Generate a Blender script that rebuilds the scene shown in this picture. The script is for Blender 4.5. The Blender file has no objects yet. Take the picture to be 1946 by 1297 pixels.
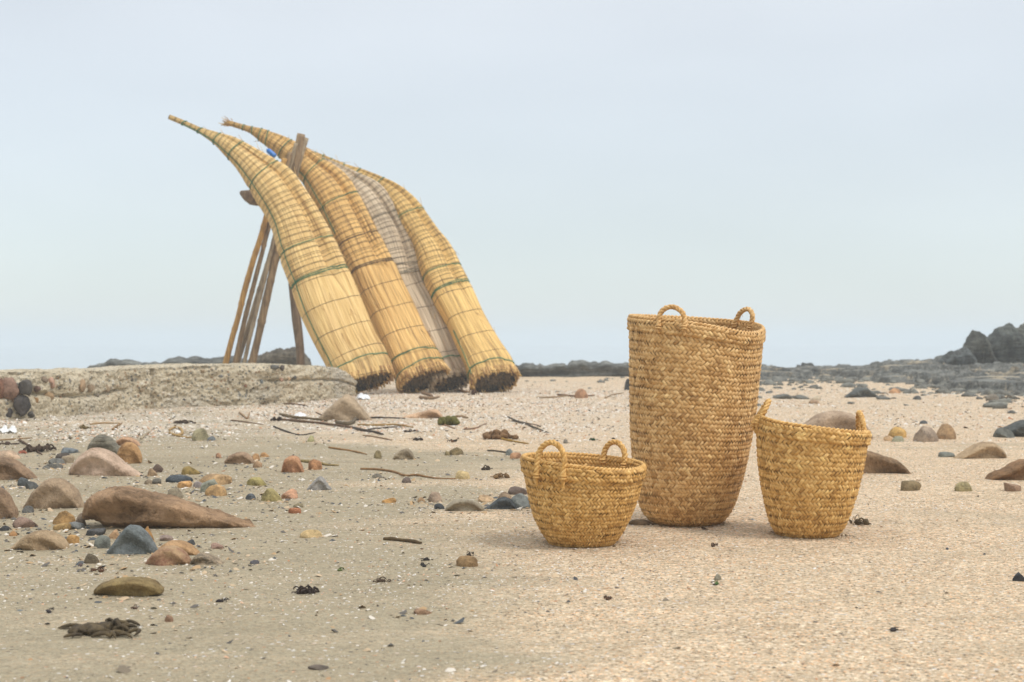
import bpy, bmesh, math, random
import numpy as np

random.seed(7)
RNG = np.random.default_rng(11)
scene = bpy.context.scene
COL = scene.collection
F = 1946 * 50 / 36.0          # focal length in photograph pixels
CX, CY, CAMZ = 973.0, 648.5, 0.63
PI = math.pi

# ------------------------------------------------------------------ noise
def _hash(ix, iy, iz, seed):
    h = (ix.astype(np.int64) * 374761393 + iy.astype(np.int64) * 668265263 + iz.astype(np.int64) * 2147483647 + seed * 1274126177)
    h = (h ^ (h >> 13)) * 1274126177
    h = h & 0xffffffff
    h = (h ^ (h >> 16)) * 2246822519
    h = h & 0xffffffff
    h = h ^ (h >> 15)
    return (h & 0xffffff) / float(0xffffff)

def vnoise(p, seed=0):
    p = np.asarray(p, float)
    i = np.floor(p).astype(np.int64); f = p - i
    f = f * f * f * (f * (f * 6 - 15) + 10)
    r = 0
    for dx in (0, 1):
        wx = f[..., 0] if dx else 1 - f[..., 0]
        for dy in (0, 1):
            wy = f[..., 1] if dy else 1 - f[..., 1]
            for dz in (0, 1):
                wz = f[..., 2] if dz else 1 - f[..., 2]
                r = r + wx * wy * wz * _hash(i[..., 0] + dx, i[..., 1] + dy, i[..., 2] + dz, seed)
    return r * 2 - 1

def fbm(p, octv=4, seed=0, gain=.5, lac=2.03):
    p = np.asarray(p, float); a = 1.0; s = 0; t = 0
    for k in range(octv):
        s = s + a * vnoise(p, seed + k * 17); t += a
        p = p * lac + 3.1; a *= gain
    return s / t

def S3(a, b=0.0, c=0.0):
    return np.stack(np.broadcast_arrays(np.asarray(a, float), b, c), -1)

def sstep(a, b, x):
    t = np.clip((np.asarray(x, float) - a) / (b - a), 0, 1)
    return t * t * (3 - 2 * t)

# ------------------------------------------------------------------ ground shape
def ground_h(x, y):
    x = np.asarray(x, float); y = np.asarray(y, float)
    p = np.stack([x, y, np.zeros_like(x)], -1)
    h = .012 * fbm(p * 1.9, 3, 5) + .022 * fbm(p * .33 + 9, 2, 9) * sstep(2, 9, y)
    h = h * (1 - .6 * sstep(3.5, 4.2, y) * (1 - sstep(5.2, 6, y)))
    edge = 27.5 + 1.0 * fbm(np.stack([x * .2, x * 0, x * 0], -1), 2, 3)
    h = h - 1.9 * sstep(0, 1, (y - edge) / 16.0)
    return h

def gh(x, y):
    return float(ground_h(np.array([x]), np.array([y]))[0])

def unp(px, py, d):
    return np.array([(px - CX) * d / F, d, CAMZ - (py - CY) * d / F])

def ground_at(px, py):
    """point of the ground under a photograph pixel"""
    d = CAMZ * F / max(py - CY, 20)
    for _ in range(12):
        x = (px - CX) * d / F
        d = .5 * d + .5 * (CAMZ - gh(x, d)) * F / max(py - CY, 20)
    x = (px - CX) * d / F
    return np.array([x, d, gh(x, d)])

# ------------------------------------------------------------------ mesh helpers
def mesh_np(name, v, quads=None, tris=None, smooth=True):
    v = np.asarray(v, np.float32).reshape(-1, 3)
    me = bpy.data.meshes.new(name)
    nq = 0 if quads is None else len(quads); nt = 0 if tris is None else len(tris)
    loops = []
    if nq: loops.append(np.asarray(quads, np.int32).ravel())
    if nt: loops.append(np.asarray(tris, np.int32).ravel())
    li = np.concatenate(loops)
    me.vertices.add(len(v)); me.vertices.foreach_set('co', v.ravel())
    me.loops.add(len(li)); me.loops.foreach_set('vertex_index', li)
    starts = np.concatenate([np.arange(nq) * 4, nq * 4 + np.arange(nt) * 3]).astype(np.int32)
    me.polygons.add(nq + nt); me.polygons.foreach_set('loop_start', starts)
    me.update(calc_edges=True)
    if smooth:
        me.polygons.foreach_set('use_smooth', np.ones(nq + nt, bool))
    return me

def point_attr(me, name, vals):
    a = me.attributes.new(name, 'FLOAT', 'POINT')
    a.data.foreach_set('value', np.asarray(vals, np.float32).ravel())

def grid_quads(n, m, wrap_m=False, off=0):
    """n rings of m points"""
    i = np.arange(n - 1)[:, None]; j = np.arange(m if wrap_m else m - 1)[None, :]
    j2 = (j + 1) % m
    q = np.stack([i * m + j, i * m + j2, (i + 1) * m + j2, (i + 1) * m + j], -1)
    return q.reshape(-1, 4) + off

class MB:
    def __init__(s): s.v = []; s.q = []; s.t = []; s.n = 0; s.attr = {}
    def add(s, v, quads=None, tris=None, **attrs):
        v = np.asarray(v, float).reshape(-1, 3)
        if quads is not None and len(quads): s.q.append(np.asarray(quads) + s.n)
        if tris is not None and len(tris): s.t.append(np.asarray(tris) + s.n)
        s.v.append(v)
        for k, a in attrs.items():
            a = np.broadcast_to(np.asarray(a, float), (len(v),))
            s.attr.setdefault(k, []).append(a)
        s.n += len(v)
    def tube(s, path, r, seg=6, caps=True, **attrs):
        path = np.asarray(path, float); n = len(path)
        r = np.broadcast_to(np.asarray(r, float), (n,))
        T = np.gradient(path, axis=0); T /= np.linalg.norm(T, axis=1)[:, None] + 1e-12
        U = np.zeros_like(T); u = np.cross(T[0], [0.31, .2, .93]); u /= np.linalg.norm(u)
        for k in range(n):
            u = u - T[k] * np.dot(u, T[k]); u /= np.linalg.norm(u) + 1e-12; U[k] = u
        V = np.cross(T, U)
        a = np.arange(seg) * 2 * PI / seg
        P = path[:, None] + r[:, None, None] * (np.cos(a)[None, :, None] * U[:, None] + np.sin(a)[None, :, None] * V[:, None])
        q = grid_quads(n, seg, True)
        P = P.reshape(-1, 3); t = None
        if caps:
            c0, c1 = len(P), len(P) + 1
            P = np.vstack([P, path[0], path[-1]])
            j = np.arange(seg); j2 = (j + 1) % seg
            t = np.vstack([np.stack([j2, j, np.full(seg, c0)], -1), np.stack([(n - 1) * seg + j, (n - 1) * seg + j2, np.full(seg, c1)], -1)])
        s.add(P, q, t, **attrs)
    def build(s, name, mat, origin=(0, 0, 0), parent=None, smooth=True):
        v = np.vstack(s.v) - np.asarray(origin, float)
        q = np.vstack(s.q) if s.q else None; t = np.vstack(s.t) if s.t else None
        me = mesh_np(name, v, q, t, smooth)
        for k, a in s.attr.items(): point_attr(me, k, np.concatenate(a))
        return link(name, me, mat, origin, parent)

def link(name, me, mat, origin=(0, 0, 0), parent=None):
    o = bpy.data.objects.new(name, me); COL.objects.link(o)
    if mat: me.materials.append(mat)
    if parent: o.parent = parent
    else: o.location = [float(c) for c in origin]
    return o

def tag(o, label=None, cat=None, group=None, kind=None):
    if label: o['label'] = label
    if cat: o['category'] = cat
    if group: o['group'] = group
    if kind: o['kind'] = kind
    return o

def empty(name, loc, label, cat, group=None):
    o = bpy.data.objects.new(name, None); COL.objects.link(o)
    o.location = [float(c) for c in loc]; o.empty_display_size = .1
    return tag(o, label, cat, group)

# ------------------------------------------------------------------ materials
def srgb(r, g, b):
    f = lambda c: (c / 255 / 12.92) if c / 255 <= .04045 else ((c / 255 + .055) / 1.055) ** 2.4
    return (f(r), f(g), f(b), 1)

class NT:
    def __init__(s, name):
        s.m = bpy.data.materials.new(name); s.m.use_nodes = True
        s.t = s.m.node_tree; s.t.nodes.clear()
        s.out = s.n('ShaderNodeOutputMaterial'); s.b = s.n('ShaderNodeBsdfPrincipled')
        s.l(s.b.outputs[0], s.out.inputs[0])
    def n(s, ty, **kw):
        nd = s.t.nodes.new(ty)
        for k, v in kw.items(): setattr(nd, k, v)
        return nd
    def l(s, a, b): s.t.links.new(a, b)
    def setin(s, nd, i, v):
        if isinstance(v, bpy.types.NodeSocket): s.l(v, nd.inputs[i])
        else: nd.inputs[i].default_value = v
    def math(s, op, a, b=0.0, c=0.0, clamp=False):
        nd = s.n('ShaderNodeMath', operation=op, use_clamp=clamp)
        s.setin(nd, 0, a); s.setin(nd, 1, b); s.setin(nd, 2, c)
        return nd.outputs[0]
    def mix(s, f, a, b, mode='MIX'):
        nd = s.n('ShaderNodeMix', data_type='RGBA', blend_type=mode)
        s.setin(nd, 0, f); s.setin(nd, 6, a); s.setin(nd, 7, b)
        return nd.outputs[2]
    def noise(s, vec, scale, detail=3, rough=.55, out=0):
        nd = s.n('ShaderNodeTexNoise'); nd.inputs['Scale'].default_value = scale
        nd.inputs['Detail'].default_value = detail; nd.inputs['Roughness'].default_value = rough
        s.l(vec, nd.inputs['Vector']); return nd.outputs[out]
    def voro(s, vec, scale, feature='F1', rand=1.0):
        nd = s.n('ShaderNodeTexVoronoi', feature=feature); nd.inputs['Scale'].default_value = scale
        nd.inputs['Randomness'].default_value = rand
        s.l(vec, nd.inputs['Vector']); return nd
    def map(s, vec, scale=(1, 1, 1), loc=(0, 0, 0), rot=(0, 0, 0)):
        nd = s.n('ShaderNodeMapping'); nd.inputs['Scale'].default_value = scale
        nd.inputs['Location'].default_value = loc; nd.inputs['Rotation'].default_value = rot
        s.l(vec, nd.inputs['Vector']); return nd.outputs[0]
    def ramp(s, f, stops, interp='LINEAR'):
        nd = s.n('ShaderNodeValToRGB'); cr = nd.color_ramp; cr.interpolation = interp
        while len(cr.elements) < len(stops): cr.elements.new(.5)
        for e, (p, c) in zip(cr.elements, stops):
            e.position = p; e.color = c if len(c) == 4 else (*c, 1)
        s.l(f, nd.inputs[0]); return nd.outputs[0]
    def maprange(s, v, a, b, c=0.0, d=1.0):
        nd = s.n('ShaderNodeMapRange'); s.setin(nd, 0, v)
        for i, x in enumerate((a, b, c, d)): s.setin(nd, i + 1, x)
        return nd.outputs[0]
    def attr(s, name, out='Fac'):
        nd = s.n('ShaderNodeAttribute', attribute_name=name); return nd.outputs[out]
    def sep(s, v):
        nd = s.n('ShaderNodeSeparateXYZ'); s.l(v, nd.inputs[0]); return nd.outputs
    def bump(s, h, strength=.5, dist=.01, prev=None):
        nd = s.n('ShaderNodeBump'); nd.inputs['Strength'].default_value = strength; nd.inputs['Distance'].default_value = dist
        s.l(h, nd.inputs['Height'])
        if prev is not None: s.l(prev, nd.inputs['Normal'])
        return nd.outputs[0]
    def done(s, color=None, rough=.8, normal=None, spec=.3):
        if color is not None: s.setin(s.b, 'Base Color', color)
        s.setin(s.b, 'Roughness', rough)
        s.b.inputs['Specular IOR Level'].default_value = spec
        if normal is not None: s.l(normal, s.b.inputs['Normal'])
        return s.m
    def objco(s): return s.n('ShaderNodeTexCoord').outputs['Object']
    def pos(s): return s.n('ShaderNodeNewGeometry').outputs['Position']

def scale_c(c, k): return (min(c[0] * k, 1), min(c[1] * k, 1), min(c[2] * k, 1), 1)

# sand ------------------------------------------------------------
def mat_sand():
    t = NT('sand'); p = t.pos(); xyz = t.sep(p)
    # large tone: pale coarse shell sand and finer grey sand
    big = t.noise(t.map(p, (.45, .75, 1)), 1.0, 4, .6)
    ux = t.math('DIVIDE', xyz[0], t.math('ADD', xyz[1], .6))
    wob = t.math('MULTIPLY', t.math('SUBTRACT', t.noise(t.map(p, (.8, .8, 1)), 1.0, 4, .6), .5), 3.2)
    yy = t.math('ADD', xyz[1], wob)
    band = t.math('MULTIPLY', t.maprange(yy, 8.6, 10.2), t.maprange(yy, 24, 19))
    band = t.math('MULTIPLY', band, t.maprange(ux, .16, .02, .35, 1))
    right = t.maprange(ux, -.22, .10, -.34, .20)
    coarse = t.maprange(t.math('ADD', t.math('ADD', big, right), t.math('MULTIPLY', band, .25)), .40, .62)
    streak = t.noise(t.map(p, (1.3, 6.0, 1), rot=(0, 0, .12)), 1.0, 4, .62)
    coarse2 = t.math('MULTIPLY_ADD', t.math('SUBTRACT', streak, .5), 1.3, coarse, clamp=True)
    fine_c = t.mix(t.noise(p, 2.2, 4), SAND_GREY_A, SAND_GREY_B)
    coarse_c = t.mix(t.noise(p, 3.1, 4), SAND_PINK_A, SAND_PINK_B)
    base = t.mix(coarse2, fine_c, coarse_c)
    damp = t.noise(t.map(p, (.9, 3.4, 1), (4, 2, 0), (0, 0, -.08)), 1.0, 5, .62)
    base = t.mix(t.math('MULTIPLY', t.maprange(damp, .54, .70, 0, .55), t.math('SUBTRACT', 1.0, t.math('MULTIPLY', t.maprange(ux, -.2, .05), .8))), base, scale_c(SAND_GREY_A, .74))
    vm = t.voro(p, 84.0); sm = t.n('ShaderNodeSeparateColor'); t.l(vm.outputs['Color'], sm.inputs[0])
    base = t.mix(t.math('MULTIPLY_ADD', coarse2, .30, .10), base, t.mix(1.0, base, t.ramp(sm.outputs[0], [(0, (.45, .43, .40)), (.12, (.85, .82, .78)), (.6, (1.12, 1.1, 1.08)), (.86, (1.5, 1.5, 1.5))], 'CONSTANT'), 'MULTIPLY'))
    base = t.mix(t.math('MULTIPLY', band, t.maprange(t.noise(p, 1.3, 4, .65), .38, .6, .1, .7)), base, srgb(196, 184, 164))
    # grains
    v1 = t.voro(p, 200.0); s1 = t.n('ShaderNodeSeparateColor'); t.l(v1.outputs['Color'], s1.inputs[0])
    g1 = t.ramp(s1.outputs[0], [(0, (.10, .09, .08)), (.05, (.36, .28, .19)), (.10, (.62, .55, .48)), (.55, (.78, .70, .60)), (.80, (.95, .66, .46)), (.88, (1, .98, .94)), (1, (1, 1, 1))], 'CONSTANT')
    amt = t.math('MULTIPLY_ADD', coarse2, .55, .30)
    mul = t.mix(.5, g1, (.70, .64, .57, 1))
    grain = t.mix(1.0, base, t.mix(1.0, g1, (1.5, 1.58, 1.7, 1), 'MULTIPLY'), 'MULTIPLY')
    base = t.mix(amt, base, grain)
    v2 = t.voro(p, 95.0); s2 = t.n('ShaderNodeSeparateColor'); t.l(v2.outputs['Color'], s2.inputs[0])
    patch = t.noise(p, 1.7, 4, .65)
    thr = t.math('SUBTRACT', .985, t.math('MULTIPLY', t.math('ADD', t.maprange(patch, .4, .7), t.math('MULTIPLY', band, 1.6)), .10))
    chip = t.math('GREATER_THAN', s2.outputs[0], thr)
    near = t.math('LESS_THAN', v2.outputs['Distance'], .0048 * 95)
    chip = t.math('MULTIPLY', chip, near)
    chipc = t.ramp(s2.outputs[1], [(0, (.70, .66, .60)), (.45, (.62, .50, .40)), (.66, (.48, .27, .15)), (.76, (.08, .075, .07)), (.9, (.72, .69, .65))], 'CONSTANT')
    base = t.mix(t.math('MULTIPLY', chip, .85), base, chipc)
    h = t.math('ADD', t.math('MULTIPLY', v1.outputs['Distance'], -.35), t.math('MULTIPLY', t.noise(p, 60, 4, .7), 1.2))
    h2 = t.noise(t.map(p, (1, 2.2, 1)), 9.0, 4, .6)
    nrm = t.bump(h2, .9, .045)
    nrm = t.bump(h, .8, .008, nrm)
    return t.done(base, .93, nrm, .15)

SAND_GREY_A = srgb(154, 143, 119); SAND_GREY_B = srgb(174, 162, 137)
SAND_PINK_A = srgb(192, 173, 146); SAND_PINK_B = srgb(211, 194, 168)

_rock_cache = {}
def mat_rock(c1, c2=None, rough=.85, scale=1.0, layered=False):
    c2 = c2 or tuple(int(x * .78) for x in c1)
    key = (c1, c2, scale, layered)
    if key in _rock_cache: return _rock_cache[key]
    t = NT('stone'); o = t.objco()
    rnd = t.n('ShaderNodeObjectInfo').outputs['Random']
    off = t.n('ShaderNodeVectorMath', operation='ADD'); t.l(o, off.inputs[0])
    cmb = t.n('ShaderNodeCombineXYZ')
    for i in range(3): t.l(t.math('MULTIPLY', rnd, 17.0 + 5 * i), cmb.inputs[i])
    t.l(cmb.outputs[0], off.inputs[1]); p = off.outputs[0]
    mu = lambda c: tuple(int(x * .85 + g_ * .15) for x, g_ in zip(c, (150, 138, 120)))
    A, B = scale_c(srgb(*mu(c1)), 1.18), scale_c(srgb(*mu(c2)), .80)
    n1 = t.noise(p, 9 * scale, 6, .62)
    n2 = t.noise(p, 70 * scale, 5, .7)
    f = t.maprange(n1, .40, .60)
    c = t.mix(f, A, B)
    n3 = t.noise(p, 26 * scale, 6, .7)
    c = t.mix(t.maprange(n3, .52, .66, 0, .55), c, scale_c(B, .7))
    c = t.mix(t.maprange(n3, .46, .34, 0, .45), c, scale_c(A, 1.3))
    c = t.mix(t.maprange(n2, .35, .72, 0, .45), c, scale_c(A, 1.35))
    c = t.mix(t.maprange(t.noise(p, 160 * scale, 3, .6), .62, .75, 0, .5), c, scale_c(B, .5))
    if layered:
        w = t.noise(t.map(p, (1.2, 1.2, 9), rot=(.35, .5, 0)), 2.2 * scale, 6, .68)
        c = t.mix(t.maprange(w, .4, .66, 0, .75), c, scale_c(B, .42))
        nb = t.bump(w, .9, .12 / scale)
    else:
        nb = t.bump(t.math('ADD', n1, t.math('MULTIPLY', n3, .5)), .9, .035 / scale)
    nrm = t.bump(t.noise(p, 55 * scale, 6, .75), .9, .010 / scale, nb)
    m = t.done(c, rough, nrm, .25)
    _rock_cache[key] = m
    return m

def mat_concrete():
    t = NT('rough_concrete'); p = t.pos()
    a = t.noise(p, 3.0, 5, .62)
    c = t.mix(t.maprange(a, .35, .65), srgb(232, 217, 188), srgb(206, 190, 160))
    lo = t.noise(p, 1.1, 3, .5)
    c = t.mix(t.maprange(lo, .5, .64, 0, .6), c, srgb(198, 191, 178))
    v = t.voro(p, 34); s = t.n('ShaderNodeSeparateColor'); t.l(v.outputs['Color'], s.inputs[0])
    pc = t.ramp(s.outputs[0], [(0, srgb(95, 92, 84)), (.14, srgb(178, 165, 140)), (.50, srgb(205, 190, 165)), (.68, srgb(160, 118, 84)), (.76, srgb(225, 218, 203)), (.88, srgb(112, 116, 114))], 'CONSTANT')
    rough_zone = t.maprange(t.noise(p, 1.6, 3, .6), .36, .5, .30, .95)
    spot = t.math('MULTIPLY', t.math('LESS_THAN', v.outputs['Distance'], .42), rough_zone)
    c = t.mix(t.math('MULTIPLY', spot, .8), c, pc)
    pit = t.maprange(t.noise(p, 38, 4, .7), .58, .70, 0, .45)
    c = t.mix(pit, c, srgb(120, 110, 90))
    h = t.math('ADD', t.math('MULTIPLY', v.outputs['Distance'], -.8), t.noise(p, 30, 6, .75))
    nrm = t.bump(t.noise(p, 7, 5, .65), .6, .05)
    nrm = t.bump(h, 1.0, .035, nrm)
    return t.done(c, .95, nrm, .1)

def mat_reed(name, light, mid, dark, twine, v0, sat_old=0.0):
    """reed hull: streaks along v, twine turns across v (uv: u around in metres, v along in metres)"""
    t = NT(name); uv = t.n('ShaderNodeUVMap', uv_map='reed').outputs[0]
    s = t.sep(uv); u, v = s[0], s[1]
    L, M, D = srgb(*light), srgb(*mid), srgb(*dark)
    st = t.noise(t.map(uv, (62, 1.1, 1)), 1.0, 2, .5)
    st2 = t.noise(t.map(uv, (24, .8, 1), (3, 7, 0)), 1.0, 3, .6)
    st3 = t.noise(t.map(uv, (110, 2, 1), (1, 2, 0)), 1.0, 1, .5)
    c = t.mix(t.maprange(st2, .35, .65), L, M)
    c = t.mix(t.maprange(st, .50, .66, 0, .85), c, D)
    c = t.mix(t.maprange(st3, .53, .66, 0, .75), c, scale_c(L, 1.3))
    # weathered blotches and the brown lower ends
    bl = t.noise(t.map(uv, (7, 1.3, 1), (5, 1, 0)), 1.0, 4, .65)
    c = t.mix(t.maprange(bl, .60, .76, 0, .55), c, scale_c(D, .85))
    low = t.math('MULTIPLY', t.maprange(v, .55, .05), t.maprange(t.noise(t.map(uv, (30, 1.6, 1)), 1.0, 3, .6), .42, .62))
    c = t.mix(t.math('MULTIPLY', low, .75), c, srgb(112, 76, 40))
    # twine turns
    wob = t.math('MULTIPLY', t.math('SUBTRACT', t.noise(t.map(uv, (1.6, 3, 1)), 1.0, 2, .5), .5), .05)
    vv = t.math('ADD', v, wob)
    upper = t.math('GREATER_THAN', v, v0)
    def turns(sp, wid, off):
        k = t.math('FRACT', t.math('ADD', t.math('DIVIDE', vv, sp), off))
        d = t.math('MULTIPLY', t.math('ABSOLUTE', t.math('SUBTRACT', k, .5)), sp)
        return t.maprange(d, wid * .55, wid * 1.3, 1, 0)
    a = t.math('MAXIMUM', turns(.071, .0036, .2), t.math('MULTIPLY', turns(.107, .0036, .6), .8))
    b = turns(.345, .0044, .45)
    ln = t.math('ADD', t.math('MULTIPLY', a, upper), t.math('MULTIPLY', b, t.math('SUBTRACT', 1, upper)))
    ln = t.math('MULTIPLY', ln, t.maprange(t.noise(t.map(uv, (9, 11, 1)), 1.0, 2), .3, .5, .40, .85))
    c = t.mix(ln, c, srgb(*twine))
    hh = t.math('SUBTRACT', t.math('ADD', st, t.math('MULTIPLY', st3, .6)), t.math('MULTIPLY', ln, 1.3))
    nrm = t.bump(hh, .8, .02)
    return t.done(c, .62, nrm, .3)

def mat_straw(name, a, b, c):
    t = NT(name); f = t.attr('tint'); o = t.objco()
    col = t.ramp(f, [(0, srgb(*a)), (.10, srgb(*[int(.5 * (x + y)) for x, y in zip(a, b)])), (.35, srgb(*b)), (.80, srgb(*c)), (1, scale_c(srgb(*c), 1.25))])
    blotch = t.noise(o, 9, 3, .6)
    col = t.mix(t.maprange(blotch, .52, .74, 0, .28), col, scale_c(srgb(*b), .68))
    n = t.noise(t.map(o, (1, 1, 1)), 260, 3, .6)
    col = t.mix(t.maprange(n, .35, .7, 0, .35), col, scale_c(srgb(*a), .9))
    nrm = t.bump(n, .35, .002)
    return t.done(col, .55, nrm, .35)

def mat_plain(name, c, rough=.7, var=.25, scale=30, spec=.3, c2=None):
    t = NT(name); o = t.objco(); A = srgb(*c)
    n = t.noise(o, scale, 5, .65)
    B = srgb(*c2) if c2 else scale_c(A, .55)
    col = t.mix(t.maprange(n, .36, .68, 0, 1), A, B)
    nrm = t.bump(t.noise(o, scale * 3, 4, .7), .5, .3 / scale)
    return t.done(col, rough, nrm, spec)

def mat_wood(name, c, c2, scale=1.0):
    t = NT(name); o = t.objco()
    w = t.noise(t.map(o, (40, 40, 4)), scale, 4, .6)
    n = t.noise(o, 6 * scale, 4, .6)
    col = t.mix(t.maprange(w, .35, .65), srgb(*c), srgb(*c2))
    col = t.mix(t.maprange(n, .5, .7, 0, .6), col, scale_c(srgb(*c2), .6))
    return t.done(col, .8, t.bump(w, .6, .01), .2)

M_SAND = mat_sand()
M_GREEN = mat_plain('green_cord', (66, 128, 92), .6, scale=80)
M_BROWNCORD = mat_plain('brown_cord', (112, 92, 66), .8, scale=80)
M_GREYCORD = mat_plain('grey_cord', (140, 132, 112), .8, scale=80)

# ------------------------------------------------------------------ world, light, camera
world = bpy.data.worlds.new('World'); scene.world = world; world.use_nodes = True
wt = world.node_tree; wt.nodes.clear()
wo = wt.nodes.new('ShaderNodeOutputWorld')
SUN_EL, SUN_AZ = math.radians(56), math.radians(62)     # azimuth clockwise from +Y... towards +X
sky = wt.nodes.new('ShaderNodeTexSky'); sky.sky_type = 'NISHITA'; sky.sun_disc = False
sky.sun_elevation = SUN_EL; sky.sun_rotation = math.radians(118); sky.air_density = 1.0; sky.dust_density = .5
bg1 = wt.nodes.new('ShaderNodeBackground'); bg1.inputs[1].default_value = .05
wt.links.new(sky.outputs[0], bg1.inputs[0])
# the overcast deck: brighter towards the zenith (world direction)
tc = wt.nodes.new('ShaderNodeTexCoord'); sp = wt.nodes.new('ShaderNodeSeparateXYZ')
wt.links.new(tc.outputs['Generated'], sp.inputs[0])
cr = wt.nodes.new('ShaderNodeValToRGB'); els = cr.color_ramp.elements
SKYST = [(0.0, (.485, .535, .57)), (.035, (.48, .535, .57)), (.10, (.535, .562, .577)), (.24, (.63, .638, .632)), (.6, (.98, 1.0, 1.0)), (1.0, (1.35, 1.35, 1.33))]
while len(els) < len(SKYST): els.new(.5)
for e, (p_, c_) in zip(els, SKYST): e.position = p_; e.color = (*c_, 1)
cl = wt.nodes.new('ShaderNodeTexNoise'); cl.inputs['Scale'].default_value = 2.2; cl.inputs['Detail'].default_value = 3
mp = wt.nodes.new('ShaderNodeMapping'); mp.inputs['Scale'].default_value = (1, 1, 3.2)
wt.links.new(tc.outputs['Generated'], mp.inputs[0]); wt.links.new(mp.outputs[0], cl.inputs['Vector'])
mr = wt.nodes.new('ShaderNodeMapRange')
for i_, v_ in enumerate((.3, .7, .92, 1.07)): mr.inputs[i_ + 1].default_value = v_
wt.links.new(cl.outputs[0], mr.inputs[0])
wt.links.new(sp.outputs[2], cr.inputs[0])
bg2 = wt.nodes.new('ShaderNodeBackground'); wt.links.new(cr.outputs[0], bg2.inputs[0]); wt.links.new(mr.outputs[0], bg2.inputs[1])
ad = wt.nodes.new('ShaderNodeAddShader'); wt.links.new(bg1.outputs[0], ad.inputs[0]); wt.links.new(bg2.outputs[0], ad.inputs[1])
wt.links.new(ad.outputs[0], wo.inputs[0])

sun = bpy.data.lights.new('sun', 'SUN'); sun.energy = 1.75; sun.angle = math.radians(16); sun.color = (1, .965, .92)
so = bpy.data.objects.new('sun', sun); COL.objects.link(so)
# direction to the sun: right of the picture, somewhat towards the camera side
sd = np.array([math.cos(SUN_EL) * .86, math.cos(SUN_EL) * -.51, math.sin(SUN_EL)])
from mathutils import Vector
so.rotation_euler = Vector(sd).to_track_quat('Z', 'Y').to_euler()
so.location = (20, -10, 30)

cam = bpy.data.cameras.new('camera'); cam.lens = 50; cam.sensor_width = 36; cam.clip_end = 5000; cam.clip_start = .05
co = bpy.data.objects.new('camera', cam); COL.objects.link(co)
co.location = (0, 0, CAMZ); co.rotation_euler = (PI / 2, 0, 0); scene.camera = co
cam.dof.use_dof = True; cam.dof.focus_distance = 4.85; cam.dof.aperture_fstop = 6.5
scene.view_settings.view_transform = 'Standard'; scene.view_settings.look = 'None'
scene.view_settings.exposure = 0.0; scene.view_settings.gamma = 1
scene.cycles.max_bounces = 6; scene.cycles.volume_bounces = 2
scene.cycles.volume_step_rate = 4
scene.cycles.use_denoising = True

# ------------------------------------------------------------------ ground and sea
def build_ground():
    n, m = 520, 420
    k = np.linspace(0, 1, n)
    near = -12 + 13.2 * np.linspace(0, 1, 40)[:-1]
    d = np.concatenate([near, 1.2 * (62 / 1.2) ** np.linspace(0, 1, n - 39)])
    tt = np.linspace(-1, 1, m); tt = np.sign(tt) * (np.abs(tt) * .45 + .55 * np.abs(tt) ** 3) * 1.0
    X = tt[None, :] * (np.maximum(d, 0)[:, None] * .95 + 5); Y = np.repeat(d[:, None], m, 1)
    Z = ground_h(X, Y)
    P = np.stack([X, Y, Z], -1).reshape(-1, 3)
    me = mesh_np('beach', P, grid_quads(len(d), m))
    o = link('beach_ground', me, M_SAND); tag(o, kind='structure')
build_ground()

def build_sea():
    t = NT('sea_water'); p = t.pos()
    w = t.noise(t.map(p, (.25, .7, 1)), 1.0, 5, .6)
    t.b.inputs['IOR'].default_value = 1.33
    m = t.done(srgb(172, 182, 186), .5, t.bump(w, .5, .25), .5)
    xs = np.linspace(-1150, 1150, 60); ys = 38 + (1100 - 38) * np.linspace(0, 1, 60) ** 2
    X, Y = np.meshgrid(xs, ys)
    me = mesh_np('sea', np.stack([X, Y, X * 0 - 1.35], -1).reshape(-1, 3), grid_quads(60, 60))
    tag(link('sea_water', me, m), kind='structure')
build_sea()

# ------------------------------------------------------------------ reed boats
def crom(pts, n):
    pts = np.asarray(pts, float)
    seg = np.linalg.norm(np.diff(pts[:, :3], axis=0), axis=1); s = np.concatenate([[0], np.cumsum(seg)])
    P = np.vstack([2 * pts[0] - pts[1], pts, 2 * pts[-1] - pts[-2]])
    S = np.linspace(0, s[-1], n); out = np.zeros((n, pts.shape[1]))
    idx = np.clip(np.searchsorted(s, S, side='right') - 1, 0, len(pts) - 2)
    t = ((S - s[idx]) / (s[idx + 1] - s[idx] + 1e-12))[:, None]
    p0, p1, p2, p3 = P[idx], P[idx + 1], P[idx + 2], P[idx + 3]
    out = .5 * (2 * p1 + (p2 - p0) * t + (2 * p0 - 5 * p1 + 4 * p2 - p3) * t ** 2 + (3 * p1 - p0 - 3 * p2 + p3) * t ** 3)
    return out, S

def gsmooth(a, sig):
    r = int(sig * 3) + 1; k = np.exp(-.5 * (np.arange(-r, r + 1) / sig) ** 2); k /= k.sum()
    b = np.pad(a, ((r, r), (0, 0)), mode='reflect', reflect_type='odd')
    return np.stack([np.convolve(b[:, i], k, 'valid') for i in range(a.shape[1])], 1)

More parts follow.
